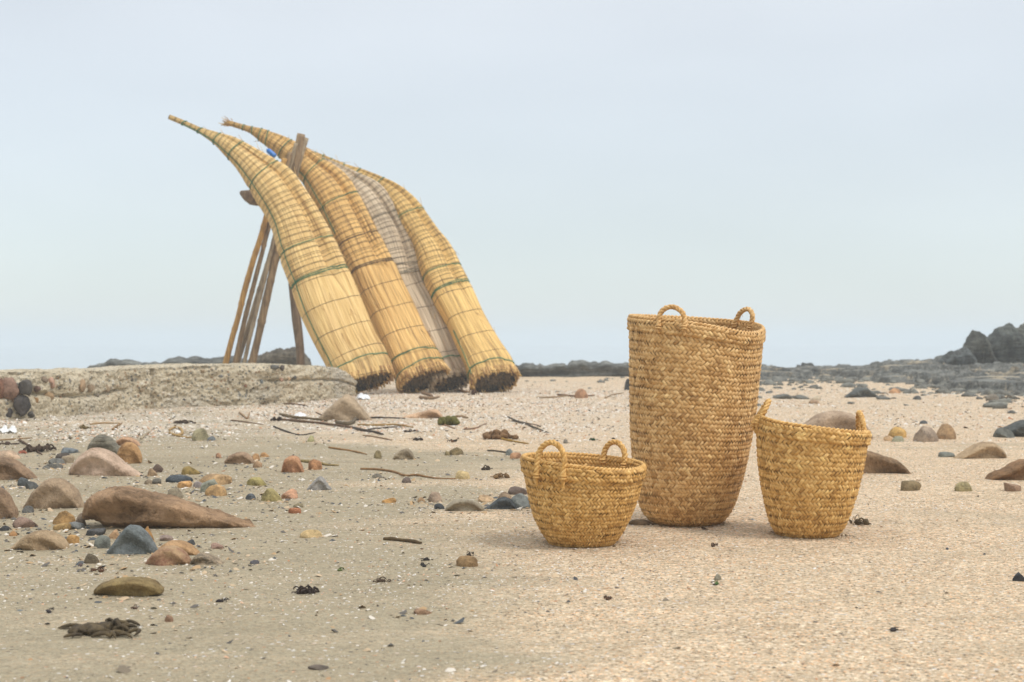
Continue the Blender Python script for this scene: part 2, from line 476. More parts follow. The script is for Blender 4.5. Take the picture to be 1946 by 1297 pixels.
def reed_boat(stations, d0, back, mat, straps, label, phi=28, thick=.62, tassel=False, cord=None, endcol=None, groove_full=False, seed=1):
    st = stations[::-1]                                    # base first
    n = 260; m = 120
    q = np.linspace(0, 1, len(st))
    rows = []
    L0 = np.array([s[0] for s in st], float); R0 = np.array([s[1] for s in st], float)
    mid = (L0 + R0) / 2
    ln = np.concatenate([[0], np.cumsum(np.linalg.norm(np.diff(mid, axis=0), axis=1))]); ln /= ln[-1]
    for i in range(len(st)):
        d = d0 + back * (1 - (1 - ln[i]) ** 1.8)
        c = unp(mid[i][0], mid[i][1], d)
        rows.append(list(c) + list((R0[i] - L0[i]) * d / F))
    A, S = crom(rows, n)
    A = gsmooth(A, 3.0)
    C = A[:, :3]; E = A[:, 3:5]
    T = np.gradient(C, axis=0); T /= np.linalg.norm(T, axis=1)[:, None]
    view = C / np.linalg.norm(C - [0, 0, 0], axis=1)[:, None]; view = np.tile([[0, 1, 0]], (n, 1))
    W0 = np.cross(view, T); W0 /= np.linalg.norm(W0, axis=1)[:, None]     # to the right in the picture
    sgn = np.sign(W0[:, 0]); sgn[sgn == 0] = 1
    W0 *= sgn[:, None] if np.all(sgn == sgn[0]) else np.sign(W0[0, 0])
    N0 = np.cross(W0, T); N0 *= np.sign(-N0[:, 1])[:, None]               # towards the camera
    hw = np.abs(W0[:, 0] * E[:, 0] - W0[:, 2] * E[:, 1]) / 2
    hw = np.maximum(hw, .018)
    f = math.radians(phi)
    W = W0 * math.cos(f) - N0 * math.sin(f) * -1 * -1
    W = W0 * math.cos(f) - (-N0) * math.sin(f)
    W = W0 * math.cos(f) - N0 * math.sin(f) * 1.0
    N = N0 * math.cos(f) + W0 * math.sin(f)
    slim = np.interp(S / S[-1], [0, .3, .7, 1], [thick, thick * .95, .9, 1.0])
    a = hw / np.sqrt(math.cos(f) ** 2 + (slim * math.sin(f)) ** 2)
    b = a * slim
    th = np.arange(m) * 2 * PI / m - PI / 2                # seam at the back
    ct, sn = np.cos(th), np.sin(th)
    ex = 2 / 2.9
    sx = np.sign(ct) * np.abs(ct) ** ex; sy = np.sign(sn) * np.abs(sn) ** ex
    vs = np.array([S[min(range(n), key=lambda k: np.hypot(*(pix(C[k] - W0[k] * hw[k]) - np.array(p))))] for p, _ in straps])
    vlast = np.array([v for v, (p, c) in zip(vs, straps) if v > .45])
    v0 = vlast.min() if len(vlast) else 1.3
    gro = sstep(v0 - .5, v0 + .25, S) * (1 - sstep(.72, .95, S / S[-1]))
    if groove_full: gro = np.maximum(gro, .45 * (1 - sstep(.72, .95, S / S[-1])))
    dth = np.angle(np.exp(1j * (th - math.radians(74))))
    dent = np.exp(-(dth / .20) ** 2)
    fac = 1 - .40 * gro[:, None] * dent[None, :]
    # pinched at each strap, swelling between turns of twine
    pin = np.zeros(n)
    for v in vs: pin = np.maximum(pin, np.exp(-((S - v) / .035) ** 2))
    fac = fac * (1 - .035 * pin[:, None])
    up = sstep(v0 - .02, v0 + .02, S)
    fac = fac * (1 - up[:, None] * .005 * (1 - np.cos(2 * PI * S / .178))[:, None] * .6)
    pp = np.stack([np.broadcast_to(th[None] * 5, (n, m)), np.broadcast_to(S[:, None] * 1.4, (n, m)), np.full((n, m), seed * 9.0)], -1)
    fac = fac * (1 + .030 * fbm(pp, 3, seed))
    pr = np.stack([np.broadcast_to(th[None] * 16, (n, m)), np.broadcast_to(S[:, None] * .8, (n, m)), np.full((n, m), seed * 5.0)], -1)
    fac = fac * (1 + .018 * vnoise(pr, seed + 3))
    P = C[:, None] + (a[:, None] * fac * sx[None])[..., None] * W[:, None] + (b[:, None] * fac * sy[None])[..., None] * N[:, None]
    cutl = .028 * (1 + sy[None, :]) * (1 - sstep(0, .75, S))[:, None]
    P = P + cutl[..., None] * T[:, None]
    lowz = P[0, :, 2].min()
    org = np.array([C[0][0], C[0][1] + b[0] * .5, gh(C[0][0], C[0][1])])
    dz = org[2] - .015 - lowz
    P[:, :, 2] += dz * (1 - sstep(0, 1.2, S))[:, None] ; 
    root = empty('reed_boat', org, label, 'reed boat', 'reed boats leaning on the rack')
    # hull: outer skin, hollow at the foot
    circ = np.linalg.norm(np.roll(P[40], -1, 0) - P[40], axis=1); uu = np.concatenate([[0], np.cumsum(circ)])
    Pw = np.concatenate([P, P[:, :1]], 1)                  # duplicate seam for uv
    mm = m + 1
    V = Pw.reshape(-1, 3); Q = grid_quads(n, mm)
    Ui = np.broadcast_to(uu[None], (n, mm)).ravel(); Vi = np.broadcast_to(S[:, None], (n, mm)).ravel()
    inn = []
    C2 = P.mean(1)
    for k, s_ in ((0, .86), (9, .80)):
        inn.append(C2[k] + (Pw[k] - C2[k]) * s_)
    inn.append(np.repeat(C2[9][None], mm, 0))
    inn = np.array(inn)
    base = len(V)
    V = np.vstack([V, inn.reshape(-1, 3)])
    j = np.arange(m)
    Q = np.vstack([Q, np.stack([j + 1, j, base + j, base + j + 1], -1), grid_quads(3, mm, off=base)])
    Ui = np.concatenate([Ui, np.tile(uu, 3)]); Vi = np.concatenate([Vi, np.repeat([0.02, .25, .3], mm)])
    tip = len(V); V = np.vstack([V, C2[-1:]]); Ui = np.append(Ui, 0); Vi = np.append(Vi, S[-1])
    tr = np.stack([(n - 1) * mm + j, (n - 1) * mm + j + 1, np.full(m, tip)], -1)
    me = mesh_np('hull', V - org, Q, tr)
    uvl = me.uv_layers.new(name='reed'); li = np.zeros(len(me.loops), np.int32); me.loops.foreach_get('vertex_index', li)
    uvl.data.foreach_set('uv', np.stack([Ui[li] + seed * 3.7, Vi[li]], -1).astype(np.float32).ravel())
    mt = mat(v0)
    me.materials.append(mt); me.materials.append(M_ROTSHADE)
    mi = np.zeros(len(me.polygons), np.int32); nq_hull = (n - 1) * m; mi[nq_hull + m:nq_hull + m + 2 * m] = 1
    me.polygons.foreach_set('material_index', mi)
    link('hull', me, None, org, root)
    # cut reed ends around the foot
    rg = np.random.default_rng(seed + 50); e = MB()
    Tm = -(T[0])
    for k in range(420):
        j_ = rg.integers(0, m); rr = 1 - .18 * rg.random() ** 1.6
        ring0 = P[5, j_]; c0 = C2[5]
        p0 = c0 + (ring0 - c0) * rr
        outw = (ring0 - c0); outw = outw / (np.linalg.norm(outw) + 1e-9)
        L_ = np.linalg.norm(P[0, j_] - P[5, j_]) + rg.uniform(-.05, .035)
        dirv = (P[0, j_] - P[5, j_]); dirv = dirv / np.linalg.norm(dirv) + outw * rg.normal(.03, .06) + rg.normal(0, .05, 3)
        p1 = p0 + dirv * L_ * .6; p2 = p1 + (dirv + outw * rg.normal(.02, .09)) * L_ * .45
        p2[2] = max(p2[2], org[2] - .01); p1[2] = max(p1[2], org[2] - .01)
        r_ = rg.uniform(.006, .012)
        e.tube([p0, p1, p2], [r_, r_, r_ * .8], 5, tint=rg.random())
    e.build('reed_ends', endcol or M_REEDEND, org, root)
    e = MB()
    for k in range(520):                                    # packed stems seen in the cut face
        j_ = rg.integers(0, m); rr = .84 * math.sqrt(rg.random())
        p0 = C2[9] + (P[9, j_] - C2[9]) * rr; p1 = C2[0] + (P[0, j_] - C2[0]) * rr
        p1 = p1 + T[0] * rg.uniform(.0, .07); p1[2] = max(p1[2], org[2] - .01); r_ = rg.uniform(.007, .013)
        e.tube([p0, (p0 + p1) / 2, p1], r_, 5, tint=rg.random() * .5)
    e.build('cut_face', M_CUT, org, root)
    # straps
    for (p, c), v in zip(straps, vs):
        k = int(np.argmin(np.abs(S - v))); k = min(max(k, 1), n - 2)
        ring = P[k]; cc = C2[k]
        tilt = rg.normal(0, .012)
        ring = ring + (ring - cc) * (.012 / max(hw[k], .05) * .5) + T[k] * (sx[:, None] * tilt)
        sb = MB(); hull = []
        # the cord spans the groove instead of dipping fully into it
        rad = np.linalg.norm(ring - cc, axis=1)
        radm = np.maximum(rad, .5 * (np.roll(rad, 7) + np.roll(rad, -7)))
        ring = cc + (ring - cc) * (radm / rad)[:, None]
        loop = np.vstack([ring, ring[:2]])
        r_ = .0075 if v < v0 + .1 else .0060
        sb.tube(loop, r_, 5, caps=False)
        if v < v0 + .1 and v > .4:
            sb.tube(loop + T[k] * (.018 + .012 * np.sin(np.linspace(0, 5, len(loop))))[:, None], r_ * .8, 5, caps=False)
        sb.build('strap', {'g': M_GREEN, 'b': M_BROWNCORD, 'y': M_GREYCORD}[c], org, root)
    if cord:
        k0, k1, ang = cord
        j_ = int(round(((math.radians(ang) + PI / 2) % (2 * PI)) / (2 * PI) * m)) % m
        ks = np.arange(int(k0 * (n - 1)), int(k1 * (n - 1)), 3)
        path = np.array([P[k, j_] + (P[k, j_] - C2[k]) / np.linalg.norm(P[k, j_] - C2[k]) * .006 for k in ks])
        cb = MB(); cb.tube(path, .006, 5); cb.build('cord', M_GREEN, org, root)
    if tassel:
        tb = MB()
        for k in range(60):
            o_ = rg.normal(0, .009, 3); p0 = C2[-1] + o_ - T[-1] * .02
            p2 = p0 + T[-1] * rg.uniform(.05, .09) + o_ * 2.0 + rg.normal(0, .007, 3)
            tb.tube([p0, (p0 + p2) / 2 + o_ * .4, p2], [.005, .005, .0035], 4, tint=rg.random())
        tb.build('tassel', M_REEDEND, org, root)
    # a few stray reeds standing off the skin
    fb = MB()
    for k in range(46):
        kk = rg.integers(20, n - 25); j_ = rg.integers(0, m)
        o_ = (P[kk, j_] - C2[kk]); o_ /= np.linalg.norm(o_)
        dr = -T[kk] * rg.choice([1, -1]) + o_ * rg.uniform(.1, .35)
        Ls = rg.uniform(.05, .16)
        fb.tube([P[kk, j_] - o_ * .004, P[kk, j_] + dr * Ls * .5, P[kk, j_] + dr * Ls + o_ * .015], [.0035, .003, .0015], 4, tint=rg.random())
    fb.build('loose_reeds', M_REEDEND, org, root)
    return root, P, C2

def pix(p):
    return np.array([CX + p[0] * F / p[1], CY - (p[2] - CAMZ) * F / p[1]])

M_ROTSHADE = mat_plain('shaded_rotten_reed_ends', (62, 54, 42), .9, scale=60)  # rotten ends, with the shade of the foot hollow painted into the dark brown
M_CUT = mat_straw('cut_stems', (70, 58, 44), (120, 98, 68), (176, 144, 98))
M_REEDEND = mat_straw('reed_end', (110, 76, 42), (186, 142, 84), (228, 190, 124))
M_REEDGREY = mat_straw('grey_reed_end', (120, 98, 76), (180, 154, 120), (214, 192, 158))

B1 = [((319,226),(324,219)),((349,239),(354,231)),((377,253),(384,244)),((407,274),(421,255)),((430,297),(450,264)),((453,322),(482,282)),((477,357),(515,300)),((493,385),(548,322)),((509,411),(573,355)),((523,441),(598,392)),((534,487),(630,450)),((548,523),(645,482)),((559,551),(667,529)),((574,593),(685,573)),((599,648),(709,630)),((622,693),(736,682)),((638,736),(751,727))]
B2 = [((433,238),(437,230)),((460,247),(465,238)),((477,254),(485,243)),((488,265),(503,247)),((502,275),(524,256)),((523,293),(553,268)),((542,312),(590,290)),((570,341),(620,310)),((588,371),(655,335)),((608,406),(676,365)),((627,443),(698,405)),((645,480),(718,442)),((662,515),(743,490)),((681,556),(765,538)),((699,593),(787,583)),((718,637),(812,637)),((735,680),(838,683)),((757,734),(858,722))]
B3 = [((560,288),(566,281)),((590,305),(600,295)),((615,325),(640,312)),((640,352),(682,334)),((660,385),(726,360)),((680,420),(757,400)),((697,455),(782,445)),((715,500),(798,495)),((732,540),(807,535)),((752,580),(829,573)),((775,630),(853,628)),((796,680),(874,674)),((818,734),(897,722))]
B4 = [((560,282),(562,277)),((600,297),(605,291)),((627,308),(637,304)),((650,321),(665,316)),((674,335),(695,325)),((699,348),(730,340)),((720,366),(765,360)),((737,390),(797,390)),((752,417),(820,422)),((768,443),(838,447)),((786,474),(858,474)),((805,527),(880,517)),((824,568),(900,557)),((847,610),(922,605)),((866,655),(950,655)),((882,694),(974,695)),((897,740),(988,726))]

G = lambda *ps: [(p, 'g') for p in ps]
reed_boat(B1, 17.0, .62, lambda v0: mat_reed('golden_reed', (234, 198, 134), (218, 178, 110), (168, 124, 66), (92, 68, 40), v0),
          G((349,239),(377,253),(407,274),(437,303),(481,358),(537,490),(559,551),(632,719)),
          'frontmost golden reed boat with a long bare pointed tip and green straps', cord=(.02, .97, 163), seed=1)
reed_boat(B2, 17.5, 1.05, lambda v0: mat_reed('brown_reed', (228, 186, 116), (204, 158, 90), (136, 98, 54), (74, 54, 34), v0),
          G((460,247),(477,254),(490,266),(502,275),(530,300),(577,350),(610,408)) + [((645,480),'b'),((670,531),'b')] + G((746,706),(755,730)),
          'brown and gold reed boat, second from the left, with a tasselled tip', tassel=True, cord=(.50, .80, 160), seed=2)
reed_boat(B3, 17.72, .95, lambda v0: mat_reed('grey_reed', (204, 184, 154), (182, 160, 131), (134, 114, 92), (86, 76, 66), v0),
          [((652,372),'y'),((690,440),'y'),((724,522),'y'),((732,541),'y')] + G((808,712),),
          'weathered grey reed boat wedged between two golden ones', endcol=M_REEDGREY, groove_full=True, seed=3)
reed_boat(B4, 17.45, 1.35, lambda v0: mat_reed('ochre_reed', (230, 190, 118), (208, 168, 98), (146, 110, 62), (80, 62, 40), v0),
          G((598,296),(612,302),(627,308),(650,321),(676,336),(714,361),(757,425),(807,531),(824,568),(893,726)),
          'rightmost golden reed boat with its thin tip behind the others', cord=(.02, .20, 165), seed=4)

# ------------------------------------------------------------------ rack behind the boats
def noded_pole(p0, p1, r0, r1, step, seed, bow=.02):
    rg = np.random.default_rng(seed); p0, p1 = np.array(p0), np.array(p1)
    Lp = np.linalg.norm(p1 - p0); k = max(int(Lp / .04), 8); s = np.linspace(0, 1, k)
    path = p0 + (p1 - p0) * s[:, None]; path[:, 0] += bow * np.sin(s * PI) + .006 * vnoise(np.stack([s * 9, s * 0 + seed, s * 0], -1), seed)
    r = r0 + (r1 - r0) * s
    ph = (s * Lp / step) % 1
    r = r * (1 + .16 * np.exp(-((ph - .5) / .05) ** 2) + .05 * vnoise(np.stack([s * 14, s * 0 + seed, s * 0 + 4], -1), seed))
    b = MB(); b.tube(path, r, 9); return b

rk = empty('boat_rack', (unp(470, 694, 18.1)[0], 18.1, gh(-3.3, 18.1)), 'rack of bamboo poles and driftwood that the reed boats lean on', 'rack')
RO = np.array(rk.location)
def foot(px, py, d, px1, py1, d1):
    a = unp(px1, py1, d1); b = unp(px, py, d); t = (a[2] - RO[2] + .02) / (a[2] - b[2]); return a + (b - a) * t
M_BAM1 = mat_wood('yellow_bamboo', (208, 164, 96), (160, 122, 74)); M_BAM2 = mat_wood('brown_bamboo', (172, 146, 112), (120, 100, 78))
M_BAM3 = mat_wood('grey_bamboo', (184, 166, 138), (136, 120, 98)); M_DRIFT = mat_wood('driftwood', (150, 130, 108), (104, 86, 70))
for (a, b, r0, r1, st_, mt, sd_) in (((430,694),(541,301),.038,.034,.34,M_BAM1,1), ((447,694),(552,290),.030,.030,.30,M_BAM2,2),
                                ((462,694),(562,272),.026,.027,.36,M_BAM3,3), ((478,694),(573,255),.047,.052,.27,M_BAM2,4), ((449,694),(581,262),.034,.042,.31,M_BAM3,5)):
    d1 = 18.02 + .05 * sd_
    f_ = foot(a[0], a[1], d1 + .05, b[0], b[1], d1)
    noded_pole(f_, unp(b[0], b[1], d1), r0, r1, st_, sd_, -.03 if sd_ < 3 else .01).build('pole', mt, RO, rk)
s = np.linspace(0, 1, 30)
p0, p1 = unp(568, 694, 18.3), unp(553, 400, 18.25); p0[2] = RO[2] - .02
path = p0 + (p1 - p0) * s[:, None]; path[:, 0] += .05 * np.sin(s * 7) * (1 - s)
b = MB(); b.tube(path, .055 + .012 * vnoise(np.stack([s * 8, s * 0, s * 0], -1), 3), 9); b.build('post', M_DRIFT, RO, rk)
p0, p1 = unp(457, 366, 17.86), unp(760, 400, 19.3)
path = p0 + (p1 - p0) * s[:, None]; path[:, 2] -= .06 * sstep(0, .08, s); rr = np.interp(s, [0, .03, .08, 1], [.025, .07, .085, .08]) * (1 + .12 * vnoise(np.stack([s * 12, s * 0, s * 0], -1), 8))
b = MB(); b.tube(path, rr, 10); b.build('crossbeam', M_DRIFT, RO, rk)
# blue bottle wedged between boats
t = NT('blue_plastic'); m_blue = t.done(srgb(34, 112, 190), .35, None, .5)
p0, p1 = unp(507, 284, 18.1), unp(523, 298, 18.1); s2 = np.linspace(0, 1, 8)
b = MB(); b.tube(p0 + (p1 - p0) * s2[:, None], [.012, .03, .034, .033, .034, .033, .034, .03], 10)
o = b.build('plastic_float', m_blue, p0); tag(o, 'small blue plastic float wedged between the two leftmost boat tips', 'float')

# ------------------------------------------------------------------ baskets
def basket(label, d, outline, rimf, handles, mat, row=.0150, seed=1, ky=1.0, hem=.042, nscale=1.0):
    """outline: (py, L, R) from foot to rim; rimf(theta) = change of rim height; theta=0 right, pi/2 away from camera"""
    rg = np.random.default_rng(seed)
    o = np.array(outline, float)
    zz = CAMZ - (o[:, 0] - CY) * d / F; rr = (o[:, 2] - o[:, 1]) / 2 * d / F - .004; xx = ((o[:, 1] + o[:, 2]) / 2 - CX) * d / F
    g0 = gh(xx[0], d)
    zz = zz - zz[0]; x0 = xx[0]; H = zz[-1]
    # arc length
    arc = np.concatenate([[0], np.cumsum(np.hypot(np.diff(zz), np.diff(rr)))]); A = arc[-1]
    fine = np.linspace(0, A, 160)
    Z, R, X = [gsmooth(np.interp(fine, arc, q)[:, None], 4)[:, 0] for q in (zz, rr, xx)]
    org = np.array([x0, d, g0 - .004])
    root = empty('woven_basket', org, label, 'basket', 'woven straw baskets on the sand')
    def Sf(u, t):
        z = np.interp(t, fine, Z); r = np.interp(t, fine, R); x = np.interp(t, fine, X) - x0
        w = np.clip(z / H, 0, 1.3)
        dent = 1 + .016 * np.sin(2 * u + seed) * w + .012 * vnoise(np.stack([np.cos(u) * 1.5, np.sin(u) * 1.5, t * 5], -1), seed)
        zz_ = z + rimf(u) * w ** 1.6
        return np.stack([x + r * dent * np.cos(u), ky * r * dent * np.sin(u), zz_], -1)
    def Nf(u, t):
        e = 1e-3
        a = Sf(u + e, t) - Sf(u - e, t); b_ = Sf(u, t + e) - Sf(u, t - e)
        n_ = np.cross(a, b_); return n_ / (np.linalg.norm(n_, axis=-1, keepdims=True) + 1e-12)
    rows = int(A / row); pitch = A / rows; unit = pitch / 2
    n = int(round(2 * PI * R.max() / pitch * nscale))
    def stitches(k0, k1, side, off):
        k = np.arange(k0, k1); i = np.arange(n)
        K, I = np.meshgrid(k, i, indexing='ij'); K = K.ravel(); I = I.ravel(); N_ = len(K)
        odd = K % 2
        uc = (I + .25 + .5 * odd) / n * 2 * PI; tcn = (K + .5) * pitch
        ga = np.linspace(-1, 1, 6); gb = np.linspace(-1, 1, 4)
        GA, GB = np.meshgrid(ga, gb, indexing='ij'); GA = GA.ravel(); GB = GB.ravel()
        ln = 1.34 * rg.uniform(.9, 1.1, N_)[:, None]; wd = .49 * rg.uniform(.86, 1.10, N_)[:, None]
        sl = np.where(odd == 0, 1, -1)[:, None]
        an = (rg.normal(0, .07, N_))[:, None]
        du = GA[None] * ln * (1 + an) + GB[None] * wd * 1
        dt = GA[None] * ln * (1 - an) - GB[None] * wd * 1
        uu = uc[:, None] + sl * du * (PI / n) + rg.normal(0, .0015, N_)[:, None]
        tt = np.minimum(tcn[:, None] + dt * unit + rg.normal(0, .0007, N_)[:, None], A + .002)
        tt = np.maximum(tt, 0.0)
        thick = .0045 * rg.uniform(.75, 1.25, N_)[:, None]
        tilt = rg.normal(0, .0006, N_)[:, None]
        h = thick * (1.0 - 1.75 * np.abs(GA[None]) ** 2.6) * (1 - .45 * GB[None] ** 2) + off + tilt * GB[None]
        if side > 0: h = h + .0065 * sstep(A - hem - .002, A - hem + .002, tt)
        P = Sf(uu, tt) + Nf(uu, tt) * (h * side)[..., None]
        q = grid_quads(6, 4); Q = (np.arange(N_)[:, None, None] * 24 + q[None]).reshape(-1, 4)
        tone = .5 + .16 * fbm(np.stack([np.cos(uc) * 3, np.sin(uc) * 3, tcn * 14], -1), 3, seed) + rg.normal(0, .19, N_)
        tone = np.maximum(tone, .2)
        return P.reshape(-1, 3) + org, Q, np.clip(np.repeat(tone, 24), 0, 1)
    b = MB()
    V, Q, T_ = stitches(0, rows, 1, .001); b.add(V, Q, tint=T_)
    V, Q, T_ = stitches(max(0, rows - 12), rows, -1, .006); b.add(V, Q, tint=T_ * .8)
    # backing skin under the plaiting, and floor
    uu = np.arange(96) * 2 * PI / 96; tl = np.linspace(0, A, 60)
    Ug, Tg = np.meshgrid(uu, tl); 
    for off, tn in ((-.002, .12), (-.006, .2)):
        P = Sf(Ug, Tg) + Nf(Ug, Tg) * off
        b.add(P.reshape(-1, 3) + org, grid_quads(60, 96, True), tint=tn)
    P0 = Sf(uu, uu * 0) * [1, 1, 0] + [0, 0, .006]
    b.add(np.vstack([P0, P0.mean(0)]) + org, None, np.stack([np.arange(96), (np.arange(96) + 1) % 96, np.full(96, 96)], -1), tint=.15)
    b.build('body', mat, org, root)
    # plaited rim: two twisted strands
    rb = MB(); K = 420; ur = np.linspace(0, 2 * PI, K)
    cp = Sf(ur, np.full(K, A)) + Nf(ur, np.full(K, A)) * .001 + [0, 0, .002]
    nn = Nf(ur, np.full(K, A))
    for ph in (0, PI):
        an = ur * n * .5 + ph
        path = cp + nn * (.0036 * np.cos(an))[:, None] + np.array([0, 0, 1]) * (.0036 * np.sin(an))[:, None]
        rb.tube(path + org, .0040, 6, caps=False, tint=np.repeat(.55 + .25 * vnoise(np.stack([ur * 30, ur * 0 + ph, ur * 0], -1), seed), 6))
    rb.build('rim', mat, org, root)
    # rope handles
    for hd in handles:
        u0, u1, hgt, lean, inside, tail = hd
        A0 = Sf(np.array([u0]), np.array([A - .012]))[0]; A1 = Sf(np.array([u1]), np.array([A - .012]))[0]
        n0 = Nf(np.array([(u0 + u1) / 2]), np.array([A]))[0]; n0[2] = 0; n0 /= np.linalg.norm(n0)
        off = n0 * (.012 if not inside else -.012)
        s_ = np.linspace(0, 1, 46); ang = PI * s_
        span = (A1 - A0) / 2; mid = (A0 + A1) / 2
        up = np.array([0, 0, 1.0]) + n0 * lean[0] + span / np.linalg.norm(span) * lean[1]
        lop = 1 + .05 * np.sin(ang * 3)
        arch = mid - span * (np.cos(ang) * lop)[:, None] + up[None] * (hgt * np.sin(ang) ** .72)[:, None] + off * (1 - np.sin(ang) ** .5)[:, None]
        t0 = [A0 + off + [0, 0, -tail * f_] + n0 * .002 for f_ in (1, .66, .33)]
        t1 = [A1 + off + [0, 0, -tail * f_] + n0 * .002 for f_ in (.33, .66, 1)]
        path = np.vstack([t0, arch, t1]); pth, S_ = crom(path, 150)
        T_ = np.gradient(pth, axis=0); T_ /= np.linalg.norm(T_, axis=1)[:, None]
        u_ = np.cross(T_, n0); u_ /= np.linalg.norm(u_, axis=1)[:, None] + 1e-9; v_ = np.cross(T_, u_)
        hb = MB(); q = np.linspace(0, 1, 150)
        taper = np.interp(q, [0, .06, .12, .5, .88, .94, 1], [.45, .6, 1.0, .92, 1.0, .6, .45])
        for ph in (0, 2 * PI / 3, 4 * PI / 3):
            a_ = S_ / .034 * 2 * PI * .8 + ph
            pp = pth + (u_ * np.cos(a_)[:, None] + v_ * np.sin(a_)[:, None]) * (.0046 * taper)[:, None]
            hb.tube(pp + org,   .0054 * taper * (1 + .10 * rg.normal(0, 1, 150)), 6, tint=np.concatenate([np.repeat(np.clip(.55 + .3 * vnoise(np.stack([q * 40, q * 0 + ph, q * 0], -1), seed), 0, 1), 6), [.5, .5]]))
        # lashing where the rope meets the rim
        for kk in (int(150 * .10), int(150 * .90)):
            for w_ in range(2):
                c_ = pth[kk] + T_[kk] * (w_ - 1) * .0085; aa = np.linspace(0, 2 * PI, 14)
                hb.tube(c_ + org + (u_[kk] * np.cos(aa)[:, None] + v_[kk] * np.sin(aa)[:, None]) * .0080, .0034, 5, caps=False, tint=.6)
        for k in range(14):                                 # whiskers
            kk = rg.integers(10, 140); dv = rg.normal(0, 1, 3); dv /= np.linalg.norm(dv)
            hb.tube(np.array([pth[kk], pth[kk] + dv * .010, pth[kk] + dv * .017 + T_[kk] * .006]) + org, [.0008, .0007, .0004], 3, tint=.8)
        hb.build('handle', mat, org, root)
    return root

M_STRAW1 = mat_straw('straw_tall', (108, 74, 38), (207, 160, 97), (236, 195, 134))
M_STRAW2 = mat_straw('straw_small', (110, 76, 34), (207, 158, 84), (234, 190, 119))
M_STRAW3 = mat_straw('straw_right', (110, 76, 34), (207, 158, 85), (238, 194, 122))

basket('tall straw basket taller than its two neighbours, with a slumped front rim', 4.93,
       [(998,1252,1352),(994,1238,1370),(985,1226,1383),(972,1218,1390),(955,1212,1398),(930,1207,1406),(900,1204,1414),(860,1201,1422),(820,1199,1429),(760,1198,1437),(700,1197,1443),(650,1197,1447),(617,1198,1449)],
       lambda u: .012 * -np.sin(u) * -1 + .014 * np.cos(u - PI) - .026 * np.exp(-((np.angle(np.exp(1j * (u + .75)))) / .75) ** 2) + .008,
       [(PI + .88, PI + 1.28, .062, (.0, .0), False, .030), (.42, .76, .064, (-.1, -.35), True, .022)], M_STRAW1, row=.0148, seed=1)
basket('low wide straw basket in front of the tall one, leftmost of the three', 4.42,
       [(1036,1052,1158),(1032,1043,1168),(1022,1034,1177),(1008,1026,1185),(985,1014,1197),(955,1006,1208),(925,1000,1216),(900,996,1220),(878,994,1223)],
       lambda u: .012 * np.cos(u - PI) + .004 * np.sin(u) - .006 * np.exp(-((np.angle(np.exp(1j * (u + .9)))) / .7) ** 2),
       [(PI + .70, PI + 1.22, .078, (.0, .0), False, .055), (.68, 1.12, .066, (.0, .0), True, .022)], M_STRAW2, row=.0130, seed=2)
basket('medium straw basket with upright side handles, rightmost of the three', 4.62,
       [(1019,1488,1584),(1015,1476,1593),(1005,1468,1601),(990,1462,1609),(965,1455,1618),(930,1448,1628),(890,1442,1637),(850,1439,1643),(808,1440,1648)],
       lambda u: .016 * np.cos(u - PI) - .030 * np.sin(u) * (np.sin(u) > 0) + .010 * np.exp(-((np.angle(np.exp(1j * (u - PI)))) / .5) ** 2) - .004 * np.cos(u) - .004,
       [(PI - .17, PI + .15, .068, (-.42, .05), False, .026), (-.20, .16, .078, (-.22, .1), True, .02)], M_STRAW3, row=.0146, seed=3)


